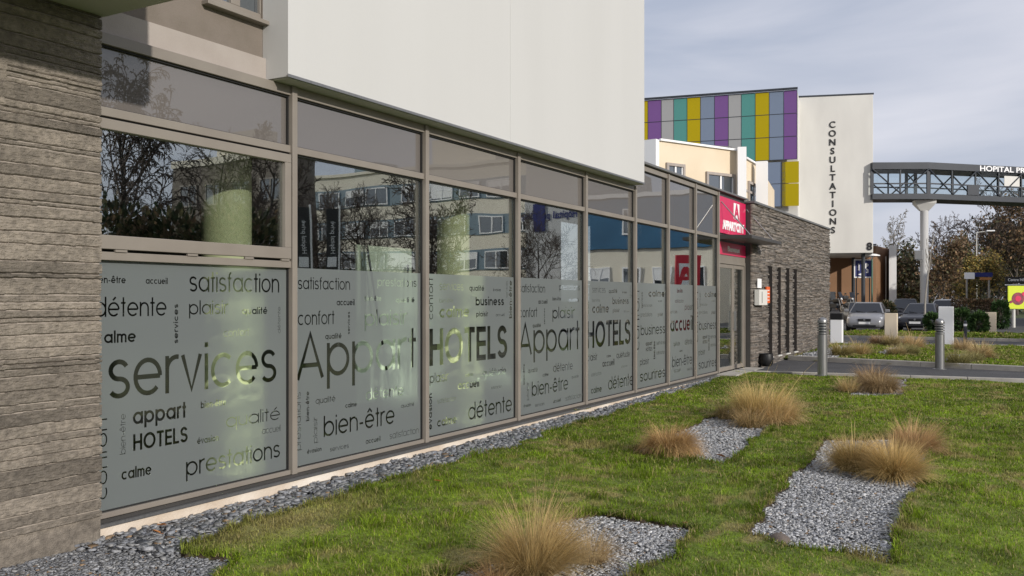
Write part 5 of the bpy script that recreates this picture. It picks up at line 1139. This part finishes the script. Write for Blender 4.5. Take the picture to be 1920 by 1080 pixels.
for st_ in range(4):
    zb = 1.2+st_*3.2; y = y0+1.2
    MB().box(70-.07, y0+.5, zb-.1, 70-.001, y1-.5, zb+1.75).build('window_band', M['band'] if 'band' in M else M.setdefault('band', mat('blue_grey_band', (.15,.22,.27), (.18,.25,.30), 1, .5)), blk)
    while y < y1-2.6:
        wln = g2.choice((1.8, 2.4, 2.4, 3.0)); win(blk, 69.93, y, y+wln, zb, zb+1.55, g2.choice((0, .35, .35, .8, 0)))
        y += wln+g2.choice((.3, .8, 1.4))
MB().box(69.8, y0-.1, 13.805, 84.1, y1+.1, 14.1).build('roof_edge', M['pale'], blk)
MB().box(73, y0+16, 14.11, 80, y0+23, 17.2).build('roof_block', M['pale'], blk); MB().box(73, y0+6, 14.11, 77, y0+9, 15.6).build('roof_block', M['band'] if 'band' in M else M.setdefault('band', mat('blue_grey_band', (.15,.22,.27), (.18,.25,.30), 1, .5)), blk)
bdk, y0, y1 = block('mirrored_grey_block', 'dark grey flat roofed block mirrored behind the trees in the casement', 322, 545, 45, 11.2, M['taupe_wall'], 2.6)
MB().box(44.9, y0-.1, 11.21, 47.7, y1+.1, 11.75).build('roof_edge', M['pale'], bdk); MB().box(45.4, y0+4, 11.76, 47.4, y0+8, 13.4).build('roof_block', M['pale'], bdk)
for st_ in range(3):
    for k in range(4): win(bdk, 45, y0+.8+k*2.7, y0+2.6+k*2.7, 2.2+st_*3, 3.8+st_*3, 0, 'frame')
b2k, y0, y1 = block('mirrored_white_block', 'tall white clinic block with dark blue lettering, mirrored in the fourth bay', 985, 1096, 62, 12.4, M['white'])
text_mesh('lettering', 'Hôpital privé Sévigné', .75, M['navy'], b2k, (61.96, y1-.6, 7.9), (0,-1,0), bold=.012, width=5.4)
MB().box(61.9, y0+1.0, 6.9, 61.99, y0+2.0, 9.0).build('logo_panel', M['navy'], b2k)
b3k, y0, y1 = block('mirrored_blue_block', 'low clinic wing with blue upper cladding over cream walls, mirrored in the far bays', 1097, 1345, 60, 5.2, M['pale'])
MB().box(59.8, y0-.02, 5.21, 74, y1+.02, 8.8).build('blue_storey', M['blue_clad'], b3k); MB().box(59.7, y0-.1, 8.81, 74.1, y1+.1, 9.1).build('roof_edge', M['sign_white'], b3k)
yy = y0+.6
for k in range(4): win(b3k, 60, yy, yy+1.5, 2.2, 3.9, (.4, 0, .5, 0)[k]); yy += 2.3
win(b3k, 59.8, y0+3.2, y0+4.0, 6.2, 8.0)
RT = lambda px, t: MIR(P(px, t, -.1))
for lb, px, t, H, sd_, kw in (('large bare willow mirrored in the casement beside the concrete wall', 235, 42, 12.0, 201, dict(droop=1.0, up=.2, kids=(16, 8, 6, 4), ang=(22, 50), rmin=.02)),
  ('wide bare tree mirrored in the middle of the casement', 400, 44, 9.6, 202, dict(kids=(14, 8, 6, 4), clear=.15, rmin=.009)), ('bare tree mirrored at the right end of the casement', 505, 43, 9.0, 203, dict(kids=(13, 8, 6, 4), clear=.12, rmin=.018)),
  ('bushy bare tree mirrored in the middle of the second bay', 690, 46, 6.9, 204, dict(kids=(14, 9, 6, 4), clear=.1, rmin=.009, ratio=.6)), ('bushy bare tree mirrored at the left of the third bay', 800, 47, 7.0, 205, dict(kids=(13, 8, 6, 4), clear=.1, rmin=.016, ratio=.6)),
  ('low bare tree mirrored in the fourth bay', 1020, 50, 5.6, 206, dict(kids=(14, 8, 6, 4), clear=.06, rmin=.009, ratio=.62)), ('bare tree mirrored across the foot of the pale clinic in the second bay', 600, 47, 6.4, 207, dict(kids=(14, 9, 6, 4), clear=.08, rmin=.009, ratio=.6))):
    tree(lb, RT(px, t), H, sd_, group='bare trees across the road', **kw)
for i, (px, t, rx, rz_) in enumerate(((210, 37, 3.2, 3.0), (330, 38, 3.2, 2.9), (450, 38, 3.2, 2.9), (560, 40, 3.0, 1.6), (660, 41, 3, 1.5), (760, 43, 2.8, 1.4), (900, 46, 2.6, .9), (1010, 48, 2.6, .9))):
    lb = ('darkest shrub mass mirrored beside the concrete wall', 'dark shrub mass mirrored under the wide bare tree', 'dark shrub mass mirrored behind the lit lobby column', 'dark shrub mass mirrored behind the two banners', 'dark shrub mass mirrored above the pale display board', 'dark shrub mass mirrored left of the third bay mullion', 'low dark shrub mirrored in the right of the third bay', 'low dark shrub mirrored under the low bare tree')[i]
    shrub('dark_shrub', lb, 'shrub', RT(px, t), rx, rx, rz_, 3600, .16, DARK+BROWN[2:], 300+i, group='dark shrubs across the road')
for lb, px in (('left of the two dark banner flags mirrored in the second bay', 586), ('right of the two dark banner flags mirrored in the second bay', 638)):
    p = MIR(P(px, 30, 0)); t = thing('banner_flag', lb, 'banner', p, group='banner flags'); dv = V((.45, .9)).normalized()
    MB().tube((p[0], p[1], -.1), (p[0], p[1], 4.75), .03).build('pole', M['sign_white'], t)
    MB().obox((p[0]-dv.x*.25, p[1]-dv.y*.25), dv, .21, .012, 2.55, 4.65).build('flag', M['black'], t)
    MB().obox((p[0]-dv.x*.25, p[1]-dv.y*.25), dv, .16, .016, 2.62, 2.95).build('logo', M['sign_white'], t)
    nrm = V((-dv.y, dv.x)); nrm = nrm if nrm.y > 0 else -nrm
    o = V((p[0], p[1]))-dv*.30+nrm*.016; text_mesh('lettering', 'Hôpital privé', .22, M['sign_white'], t, (o.x, o.y, 3.05), (0,0,1), (dv.x, dv.y, 0) if V((0,0,1)).cross(V((dv.x, dv.y, 0))).dot(V((nrm.x, nrm.y, 0))) > 0 else (-dv.x, -dv.y, 0), ext=.002)
tp = MIR(P(1291, 37.5, 0)); tt = thing('red_totem', 'red totem sign with a white A emblem mirrored in the seventh bay', 'sign', tp); dv = V((ST, CT))
MB().obox(tp, dv, .46, .16, -.1, 3.45).build('body', M['red'] if 'red' in M else M.setdefault('red', mat('totem_red', (.60,.02,.04), (.64,.025,.05), 1, .4)), tt, bevel=.01)
nrm = V((-dv.y, dv.x)); nrm = nrm if nrm.y > 0 else -nrm
c = V(tp[:2])+nrm*.168; MB().obox((c.x-dv.x*.1, c.y-dv.y*.1), dv, .2, .006, 2.2, 3.1).build('emblem', M['sign_white'], tt)
xd = -dv if V((-dv.x, -dv.y, 0)).cross(V((0,0,1))).dot(V((nrm.x, nrm.y, 0))) > 0 else dv
o = c+nrm*.01-xd*.28; text_mesh('emblem_letter', 'A', 1.0, M['red'], tt, (o.x, o.y, 2.25), (xd.x, xd.y, 0), bold=.03, ext=.004)
